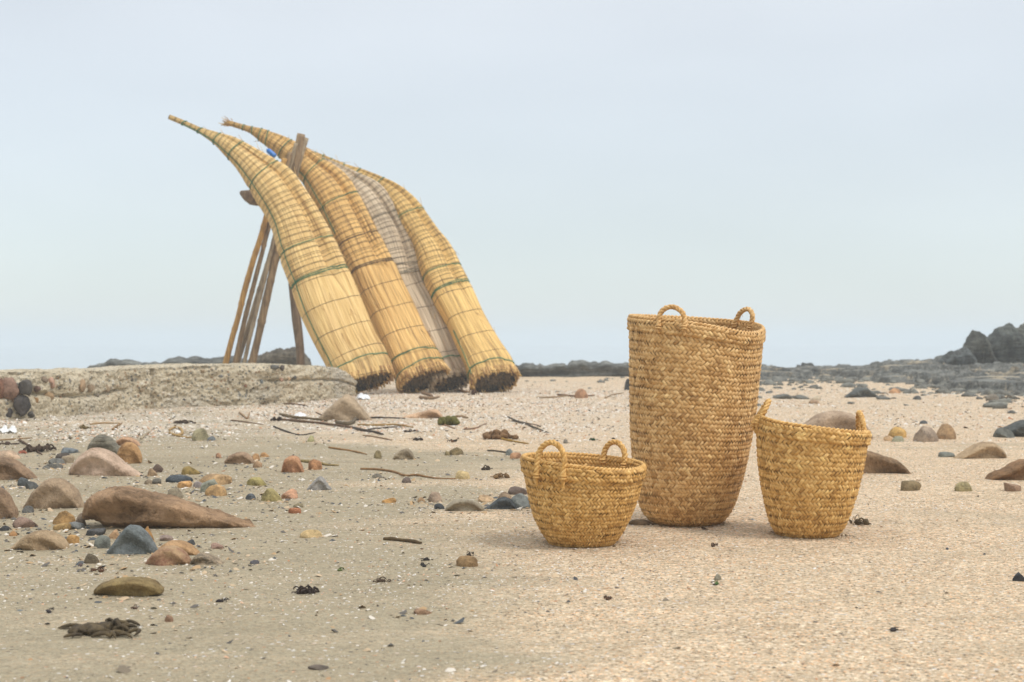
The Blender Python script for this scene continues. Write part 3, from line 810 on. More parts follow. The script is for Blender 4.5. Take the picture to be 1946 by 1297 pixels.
# ------------------------------------------------------------------ concrete wall on the left
WB = np.array([(-700,868),(-300,828),(-60,800),(0,797),(47,797),(110,790),(173,785),(234,778),(300,776),(360,774),(450,772),(540,769),(610,762),(650,757),(676,751)], float)
WT = np.array([(-700,702),(-300,708),(-60,708),(0,707),(60,706),(100,708),(150,705),(205,706),(250,702),(290,700),(330,698),(370,696),(420,695),(480,695),(560,694),(620,697),(648,701),(664,708),(676,720)], float)
def wall_front(px):
    by = np.interp(px, WB[:, 0], WB[:, 1]); d = CAMZ * F / (by - CY)
    return d
def build_wall():
    ns = 520
    px = np.linspace(-700, 676, ns); d = wall_front(px); d = gsmooth(d[:, None], 10)[:, 0]
    ty = np.interp(px, WT[:, 0], WT[:, 1]); zt = CAMZ - (ty - CY) * (d + .06) / F
    x = (px - CX) * d / F
    base = np.stack([x, d, ground_h(x, d) - .08], -1)
    tang = np.gradient(base, axis=0); tang[:, 2] = 0; tang /= np.linalg.norm(tang, axis=1)[:, None]
    outn = np.stack([tang[:, 1], -tang[:, 0], tang[:, 0] * 0], -1)    # towards the camera
    nf, ntp, nb = 46, 34, 10
    prof = []
    for f in np.linspace(0, 1, nf): prof.append((0, f))
    for f in np.linspace(0, 1, ntp)[1:]: prof.append((f, 1))
    for f in np.linspace(1, 0, nb)[1:]: prof.append((1, f))
    prof = np.array(prof); thick = .75
    P = np.zeros((ns, len(prof), 3))
    rnd = .025
    for k, (b_, f) in enumerate(prof):
        # rounded front edge
        e = 0.0
        if b_ == 0: e = rnd * max(0, (f - .80) / .2) ** 2.2
        zz = base[:, 2] + (zt - base[:, 2]) * f
        if 0 < b_ < 1: zz = zz + .012 * math.sin(b_ * PI) - .0
        if b_ == 0 and f > .9: zz = zz - .012 * ((f - .9) / .1) ** 2
        P[:, k] = base - outn * (e + b_ * thick)[..., None] if False else base - outn * (e + b_ * thick)
        P[:, k, 2] = zz
    # end cap: shrink the last rings
    endf = sstep(1.0, .955, np.linspace(0, 1, ns))
    for k, (b_, f) in enumerate(prof):
        P[:, k] += 0
    fr = (prof[:, 0] == 0) * 1.0
    Q3 = P * np.array([1, 1, 1.6])
    disp = .034 * fbm(Q3 * 2.6, 4, 21) + .030 * fbm(Q3 * 9, 4, 22) + .024 * fbm(Q3 * 26, 3, 23)
    # a smoother lower course and an undercut joint at the left, a crack on the right
    f_ = prof[None, :, 1] * fr[None]
    leftz = 1 - sstep(225, 262, px)[:, None]
    lo = leftz * sstep(.60, .50, f_ + .06 * vnoise(S3(px[:, None] * .02 + f_ * 0), 4)) * fr[None]
    disp = disp * (1 - .45 * lo) + .03 * lo
    joint = np.exp(-((f_ - .56 - .05 * np.sin(px[:, None] * .03)) / .035) ** 2) * leftz
    crk_y = .70 + .04 * vnoise(S3(px[:, None] * .02 + f_ * 0, 0.0, 3.0), 6)
    crk = np.exp(-((f_ - crk_y) / .028) ** 2) * sstep(430, 520, px)[:, None]
    disp = disp - .05 * joint - .045 * crk
    notch = np.exp(-((px[:, None] - 292) / 3.5) ** 2) * fr[None] * .05
    disp = disp - notch
    P = P + outn[:, None] * (disp * fr[None])[..., None]
    tp = (prof[:, 0] > 0) & (prof[:, 0] < 1)
    P[:, tp, 2] += (.016 * fbm(P[:, tp] * 4, 4, 31) + .012 * fbm(P[:, tp] * 20, 3, 32))
    P[:, prof[:, 0] == 0, 2] += (.014 * fbm(P[:, prof[:, 0] == 0] * 6, 4, 33)) * prof[prof[:, 0] == 0, 1][None]
    # close the right-hand end with a rounded nose
    nr = 10; last = P[-1]; cen = last.mean(0); noses = []
    for k in range(1, nr + 1):
        a = k / nr * PI / 2
        ring = cen + (last - cen) * math.cos(a) ** .8 + tang[-1] * .10 * math.sin(a)
        ring = ring + .018 * fbm(ring * 14, 3, 41)[:, None]
        ring[:, 2] = np.maximum(ring[:, 2], -.1); noses.append(ring)
    P = np.concatenate([P, np.array(noses)], 0)
    org = np.array([base[ns // 2][0], base[ns // 2][1], 0])
    root = empty('concrete_wall', org, 'low crumbling concrete wall with stones set in it, left of the reed boats', 'wall')
    me = mesh_np('wall_body', P.reshape(-1, 3) - org, grid_quads(len(P), len(prof)))
    link('wall_body', me, mat_concrete(), org, root)
    return root, org
WALL, WO = build_wall()

# ------------------------------------------------------------------ rocks
_ico = {}
def ico(level):
    if level not in _ico:
        bm = bmesh.new(); bmesh.ops.create_icosphere(bm, subdivisions=level, radius=1)
        v = np.array([x.co[:] for x in bm.verts]); f = np.array([[q.index for q in p.verts] for p in bm.faces]); bm.free()
        _ico[level] = (v, f)
    return _ico[level]

def rock_shape(seed, cuts=7, cut=(.55, .9), noise=.10, level=4, sq=1.0, soft=.85):
    rg = np.random.default_rng(seed); v, f = ico(level); v = v.copy()
    if sq != 1.0: v = np.sign(v) * np.abs(v) ** sq
    for k in range(cuts):
        n = rg.normal(0, 1, 3); n /= np.linalg.norm(n); o = rg.uniform(*cut)
        ex = np.maximum(v @ n - o, 0); v = v - ex[:, None] * n * soft
    ln = np.linalg.norm(v, axis=1, keepdims=True) + 1e-9; d = v / ln
    v = v + d * (noise * fbm(v * 1.5 + seed, 4, seed) + noise * .28 * fbm(v * 6 + seed, 3, seed + 5))[:, None]
    mn, mx = v.min(0), v.max(0)
    return (v - (mn + mx) / 2) / ((mx - mn) / 2), f

def rock(px, pbase, w, ptop, c1, label, c2=None, style='round', depth=.8, bury=.47, seed=None, rough=.85, name='stone', cat='stone', group=None, rot=None, layered=False):
    seed = seed if seed is not None else int(px * 7 + pbase * 13)
    rg = np.random.default_rng(seed)
    g = ground_at(px, pbase); sc = g[1] / F
    W = w * sc / 2; D = W * depth; dc = g[1] + D * .55
    sc = dc / F; W = w * sc / 2
    zt = CAMZ - (ptop - CY) * dc / F; x = (px - CX) * sc; zg = gh(x, dc)
    h = max(zt - zg, .16 * min(W, D) + .004)
    Hh = h / (1 - bury) / 2
    st = {'round': (9, (.60, .92), .12, 1.0), 'flat': (9, (.55, .92), .10, .85), 'angular': (11, (.45, .8), .07, 1.0), 'blocky': (9, (.55, .85), .06, .75), 'lump': (4, (.6, .9), .24, 1.0)}[style]
    v, f = rock_shape(seed, st[0], st[1], st[2], 4 if w > 26 else 3, st[3])
    a = rg.uniform(-.35, .35) if rot is None else rot
    ca, sa = math.cos(a), math.sin(a)
    v = v * [1, 1, 1]
    vx = v[:, 0] * ca - v[:, 1] * sa; vy = v[:, 0] * sa + v[:, 1] * ca
    v = np.stack([vx / np.abs(vx).max(), vy / np.abs(vy).max(), v[:, 2]], -1) * [W, D, Hh]
    cz = zg + h - Hh
    org = np.array([x, dc, zg])
    v[:, 2] += cz - zg
    me = mesh_np('stone', v, None, f)
    scl = float(np.clip(.12 / max(W, .01), .6, 3.0))
    o = link(name, me, mat_rock(c1, c2, rough, round(scl, 0) if scl > 1.4 else (1.0 if scl > .8 else .7), layered), org)
    tag(o, label, cat, group); return o

def profile_rock(prof, pbase, c1, label, c2=None, depth=.5, d=None, seed=1, rough=.85, name='boulder', cat='boulder', noise=.05, skew=0.0, ex=.75, layered=False, scale=.6, group=None, facet=0, lean=0.0, ridge=1.0, cuts=14, jag=0.0, sink=.75):
    pr = np.array(prof, float); xm = pr[:, 0].mean()
    if d is None: d = ground_at(xm, pbase)[1]
    wpx = pr[-1, 0] - pr[0, 0]; D0 = wpx * d / F / 2 * depth; dc = d + D0 * .9
    sc = dc / F
    N, M = 120, 64
    ss = np.linspace(0, 1, N); ss = .5 - .5 * np.cos(ss * PI)
    px = pr[0, 0] + ss * wpx
    py = np.interp(px, pr[:, 0], pr[:, 1]); py = gsmooth(py[:, None], 1.6)[:, 0]
    X = (px - CX) * sc; Zt = CAMZ - (py - CY) * sc
    if jag: Zt = Zt + jag * (np.abs(fbm(S3(X * 1.6 / max(wpx * sc / 6, .3), seed, 0.0), 5, seed + 60, .62)) * 2 - .2)
    zg = gh((xm - CX) * sc, dc)
    Zt = np.maximum(Zt, zg + .002)
    end = np.sqrt(np.clip(1 - np.abs(2 * ss - 1) ** 2.6, 0, 1))
    hrel = (Zt - zg) / (Zt - zg).max()
    D = D0 * (.25 + .75 * np.sqrt(hrel)) * end + 1e-3
    zb = zg - sink * (Zt - zg).max() * end
    th = np.arange(M) * 2 * PI / M
    cy_, sz = np.cos(th), np.sin(th)
    yy = -np.sign(cy_) * np.abs(cy_) ** ex; zz = np.sign(sz) * np.abs(sz) ** (ex * ridge)
    mid = (Zt + zb) / 2; hh = (Zt - zb) / 2 * (.02 + .98 * end)
    P = np.zeros((N, M, 3))
    P[..., 0] = X[:, None] + lean * (zz[None] * hh[:, None])
    P[..., 1] = dc + D[:, None] * yy[None] + skew * D[:, None] * zz[None]
    P[..., 2] = mid[:, None] + hh[:, None] * zz[None]
    size = (Zt - zg).max()
    rad = np.stack([np.zeros((N, M)), np.broadcast_to(yy[None], (N, M)), np.broadcast_to(zz[None], (N, M))], -1)
    rad /= np.linalg.norm(rad, axis=-1, keepdims=True) + 1e-9
    q = P / size
    topw = 1 - .75 * sstep(.55, .95, zz)[None]          # keep the outline that was measured
    nz = 1.35 * noise * size * (fbm(q * 1.3 + seed, 4, seed) * 1.6 + .35 * fbm(q * 6 + seed, 4, seed + 3))
    if facet:
        rg = np.random.default_rng(seed)
        cells = fbm(np.round(q * 2.2 + .35 * fbm(q * 2, 2, seed)[..., None], 0), 1, seed + 8)
        nz = nz + facet * size * (np.abs(fbm(q * 2.4 + 4, 3, seed + 9)) * 2 - .7)
    P = P + rad * (nz * topw * np.minimum(1, end[:, None] * 2))[..., None]
    rg = np.random.default_rng(seed + 1000); ctr = P.reshape(-1, 3).mean(0); ext = np.array([wpx * sc / 2, D0, size * .62])
    zc = (P[..., 2] - zg) / size
    for k in range(cuts):
        nrm = np.array([rg.normal(0, .9), -abs(rg.normal(.8, .5)) if k % 4 else rg.normal(0, 1), rg.normal(.25, .6)]); nrm /= np.linalg.norm(nrm)
        q_ = (P - ctr) / ext; dd = q_ @ nrm
        exx = np.maximum(dd - rg.uniform(.40, .78), 0) * .9
        guard = (1 - .97 * sstep(.45, .92, hh[:, None] * 0 + (P[..., 2] - zb[:, None]) / (2 * hh[:, None] + 1e-6)))
        P = P - (exx * guard)[..., None] * nrm * ext * np.array([.35, 1, 1])
    P = P + (size * (.035 * fbm(P * (4 / max(size, .05)), 3, seed + 44) + .020 * (np.abs(fbm(P * (9 / max(size, .05)), 4, seed + 40, .65)) * 2 - .5)))[..., None] * rad
    org = np.array([(xm - CX) * sc, dc, zg])
    caps0 = P[0].mean(0); caps1 = P[-1].mean(0)
    V = np.vstack([P.reshape(-1, 3), caps0, caps1]); j = np.arange(M); j2 = (j + 1) % M
    tr = np.vstack([np.stack([j2, j, np.full(M, N * M)], -1), np.stack([(N - 1) * M + j, (N - 1) * M + j2, np.full(M, N * M + 1)], -1)])
    me = mesh_np('boulder', V - org, grid_quads(N, M, True), tr)
    o = link(name, me, mat_rock(c1, c2, rough, scale, layered), org); tag(o, label, cat, group); return o

# --- stones set in the wall face
def wall_stone(px, py, w, h, c1, c2=None, seed=0):
    d = float(wall_front(np.array([px]))[0]) ; sc = d / F
    v, f = rock_shape(300 + seed, 8, (.55, .92), .22, 3)
    c = unp(px, py, d + max(w, h) * sc * .08); v = v * [w * sc / 2, max(w, h) * sc / 2 * .75, h * sc / 2] + (c - WO)
    me = mesh_np('stone', v, None, f)
    link('set_stone', me, mat_rock(c1, c2), WO, WALL)
for i, a in enumerate([(2,738,26,54,(138,96,76)), (22,740,36,46,(150,118,102),(120,88,70)), (49,737,28,32,(74,70,66),(50,48,46)), (42,772,28,42,(70,66,64),(46,44,44)), (13,786,26,28,(66,62,60),(44,42,42)),
    (95,728,20,22,(178,140,118)), (83,722,16,14,(150,130,108)), (128,725,14,16,(108,106,100)), (155,732,15,30,(176,146,112)), (90,757,28,26,(182,148,108)), (66,763,15,15,(176,130,80)),
    (113,767,11,28,(162,116,84)), (139,769,8,16,(178,134,84)), (163,767,7,24,(160,120,90)), (228,729,10,20,(172,126,74)), (172,738,16,16,(164,140,112)), (110,735,14,12,(118,112,98)),
    (435,722,12,10,(150,140,120)), (497,726,7,9,(120,130,132)), (535,722,8,8,(176,136,112)), (549,720,7,8,(196,164,128)), (560,718,8,8,(84,82,78)), (466,733,7,8,(150,108,86)),
    (420,716,9,7,(96,96,92)), (455,751,9,6,(112,110,104)), (480,737,6,7,(92,90,88)), (330,712,8,6,(150,130,102)), (385,706,9,8,(160,136,104)), (536,700,10,12,(92,82,76)), (523,698,18,9,(104,104,100)),
    (580,738,7,6,(206,190,164)), (610,730,8,6,(150,128,100)), (310,748,8,6,(210,198,178)), (70,740,16,14,(120,92,78)), (28,760,14,12,(150,120,96)), (58,788,16,14,(88,84,80)), (120,748,12,10,(150,130,104)), (202,740,14,12,(158,134,104)), (185,752,10,8,(128,118,104)), (250,722,9,8,(110,104,96)), (268,742,10,8,(160,136,106)), (6,762,16,16,(100,92,84)), (350,760,7,6,(120,114,104))]): wall_stone(*a[:4], a[4], a[5] if len(a) > 5 else None, seed=i)

# --- big stones with their own outlines
profile_rock([(157,968),(163,938),(172,924),(186,917),(212,913),(236,917),(262,927),(285,937),(305,944),(330,948),(350,952),(375,962),(400,970),(430,975),(455,982),(472,990),(486,1003)], 1009, (166,132,98), 'long brown boulder with a thick rounded end and a low tapering tail', (112,86,58), depth=.46, seed=4, noise=.16, facet=.05, ex=.62, scale=.7, sink=.30)
profile_rock([(131,888),(136,872),(146,860),(162,851),(178,848),(196,853),(215,864),(238,881),(262,893),(280,903)], 907, (206,178,152), 'pinkish pale slab sloping to the right behind the long brown boulder', (178,144,116), depth=.7, seed=8, noise=.06, scale=.7)
profile_rock([(40,962),(52,944),(68,925),(84,912),(98,907),(114,909),(134,916),(148,926),(157,945),(160,960)], 969, (172,146,116), 'tan sloping boulder at the left end of the long brown boulder', (150,124,96), depth=.7, seed=14, noise=.08, scale=.7)
profile_rock([(-60,880),(-25,874),(0,870),(24,873),(44,885),(62,896),(76,908),(80,913)], 914, (156,126,96), 'brown angular boulder with a dark hollow front at the left picture edge', (116,92,68), depth=.6, seed=17, noise=.12, facet=.05, scale=.7)
profile_rock([(-60,935),(-30,929),(0,925),(16,935),(27,953),(34,975),(37,985)], 988, (158,128,98), 'brown boulder cut off by the left edge, below the angular one', (134,106,80), depth=.7, seed=21, noise=.08, scale=.7)
profile_rock([(22,1036),(34,1024),(52,1013),(72,1007),(94,1010),(114,1016),(126,1026),(131,1040)], 1048, (184,156,120), 'low tan half buried slab left of the blue-grey stone', (164,134,98), depth=.9, seed=24, noise=.06, scale=.8)
profile_rock([(201,1050),(208,1036),(220,1024),(230,1011),(240,1000),(250,996),(262,999),(276,1007),(288,1018),(297,1031),(302,1042)], 1056, (112,120,120), 'smooth blue-grey stone with a peaked top in front of the long boulder', (84,90,88), depth=.8, seed=27, noise=.06, scale=.9, rough=.7)
profile_rock([(275,1068),(283,1055),(296,1044),(316,1037),(334,1037),(350,1044),(360,1054),(365,1066)], 1076, (176,146,106), 'mottled pink and olive stone at the foot of the blue-grey stone', (158,104,82), depth=.8, seed=31, noise=.07, scale=1.3)
profile_rock([(298,1042),(304,1033),(320,1027),(342,1028),(362,1035),(376,1044),(383,1054)], 1058, (186,146,102), 'smooth tan stone behind the mottled pink stone', (160,118,76), depth=.9, seed=34, noise=.05, scale=1.0)
profile_rock([(360,1068),(366,1058),(374,1051),(388,1052),(405,1058),(420,1066),(434,1073)], 1075, (184,160,130), 'pale tan stone with a dark hollow, right of the mottled pink stone', (108,98,82), depth=.8, seed=37, noise=.16, facet=.06, scale=1.4)
profile_rock([(166,836),(172,827),(184,823),(200,826),(214,834),(226,846),(236,858),(244,868)], 871, (158,150,130), 'grey layered slab behind the pinkish pale slab', (124,118,104), depth=.6, seed=41, noise=.06, layered=True, scale=1.2)
profile_rock([(222,852),(226,843),(238,840),(252,842),(266,848),(271,858),(272,872),(270,880)], 882, (186,142,92), 'orange brown block under the flat reddish stone', (150,108,66), depth=.8, seed=44, noise=.08, scale=1.2)
profile_rock([(216,842),(222,834),(236,829),(250,832),(262,838),(270,848)], 848, (186,146,112), 'flat reddish stone lying on the orange brown block', (160,116,84), depth=.8, d=8.55, seed=47, noise=.05, scale=1.2)
profile_rock([(594,797),(612,784),(632,768),(652,752),(660,747),(668,751),(684,766),(698,780),(712,796)], 800, (180,156,126), 'sandy conical boulder between the wall end and the first reed boat', (164,140,110), depth=.7, seed=51, noise=.03, scale=.6)
profile_rock([(1515,806),(1535,792),(1560,783),(1590,780),(1620,784),(1640,794),(1654,808),(1660,830)], 838, (186, 160, 132), 'broad smooth tan slab partly hidden by the rightmost basket', (160, 132, 104), depth=.7, seed=54, noise=.05, scale=.6)
profile_rock([(1590,872),(1615,858),(1640,853),(1662,860),(1684,868),(1704,871),(1718,880),(1726,890),(1734,900)], 902, (156, 124, 90), 'dark brown wedge shaped boulder right of the rightmost basket', (108,82,56), depth=.6, seed=57, noise=.09, facet=.04, scale=.7)
profile_rock([(1872,908),(1882,893),(1892,890),(1910,889),(1930,877),(1950,872),(1980,874),(2010,884),(2030,900)], 915, (142,106,70), 'dark brown boulder cut off by the right picture edge', (112,82,54), depth=.6, seed=61, noise=.06, scale=.8)
profile_rock([(1812,866),(1830,858),(1850,848),(1870,840),(1888,839),(1904,848),(1912,860)], 873, (182,154,118), 'low sand coloured slab half buried near the right edge', (164,136,104), depth=.9, seed=64, noise=.05, scale=.7)
profile_rock([(1890,826),(1898,816),(1912,808),(1930,803),(1950,798),(1990,800),(2020,815)], 832, (78,82,80), 'black wet looking rock at the right edge beyond the tan slab', (50,54,54), depth=.7, seed=67, noise=.12, facet=.06, scale=.9)
profile_rock([(1604,752),(1616,744),(1632,738),(1646,735),(1658,744),(1674,752)], 756, (88,94,92), 'small jagged dark grey rock on open sand behind the rightmost basket', (58,62,62), depth=.7, seed=71, noise=.18, facet=.08, scale=.8)
profile_rock([(1186,738),(1188,722),(1192,719),(1197,720),(1202,730),(1204,740)], 742, (58,62,64), 'dark upright rock stump just behind the tall basket', (42,44,46), depth=.8, seed=74, noise=.1, scale=.8)
profile_rock([(744,872),(750,862),(762,855),(776,851),(785,857),(789,870)], 874, (150,134,108), 'grey brown boulder half sunk in sand ahead of the second reed boat', (126,112,90), depth=.8, seed=77, noise=.08, scale=1.1)
profile_rock([(178,1128),(180,1110),(190,1101),(215,1099),(245,1098),(275,1097),(298,1100),(312,1108),(315,1124),(312,1134)], 1137, (146,124,78), 'oblong flat yellow brown stone lying alone in the left foreground', (112,88,52), depth=.55, seed=81, noise=.05, ex=.6, scale=1.0, name='stone', cat='stone')
profile_rock([(578,930),(590,920),(602,909),(608,904),(615,909),(624,920),(635,931)], 933, (158,154,148), 'blue-grey pointed stone like a little pyramid on the grey sand', (128,126,122), depth=.8, seed=84, noise=.07, facet=.03, scale=1.3, name='stone', cat='stone')
profile_rock([(534,894),(537,878),(541,868),(556,866),(568,869),(575,884),(580,897)], 899, (198,148,108), 'orange blocky upright stone with a flat top', (172,112,76), depth=.8, seed=87, noise=.06, ex=.6, scale=1.3, name='stone', cat='stone')
profile_rock([(426,872),(436,863),(450,859),(464,859),(476,864),(484,874),(488,881)], 883, (160,130,102), 'brown stone with a dark hollowed left face beyond the ochre block', (112,88,66), depth=.8, seed=91, noise=.10, facet=.05, scale=1.3, name='stone', cat='stone')
profile_rock([(845,968),(848,956),(862,949),(884,948),(906,952),(919,960),(923,969)], 973, (150,140,118), 'smooth grey oval stone left of the low basket', (122,106,80), depth=.6, seed=94, noise=.05, ex=.65, scale=1.2, name='stone', cat='stone')
profile_rock([(920,962),(934,956),(948,946),(960,943),(972,947),(980,958),(986,966)], 969, (78,84,88), 'black slate stone with sharp edges beside the low basket', (54,58,62), depth=.7, seed=97, noise=.10, facet=.06, scale=1.3, name='stone', cat='stone')

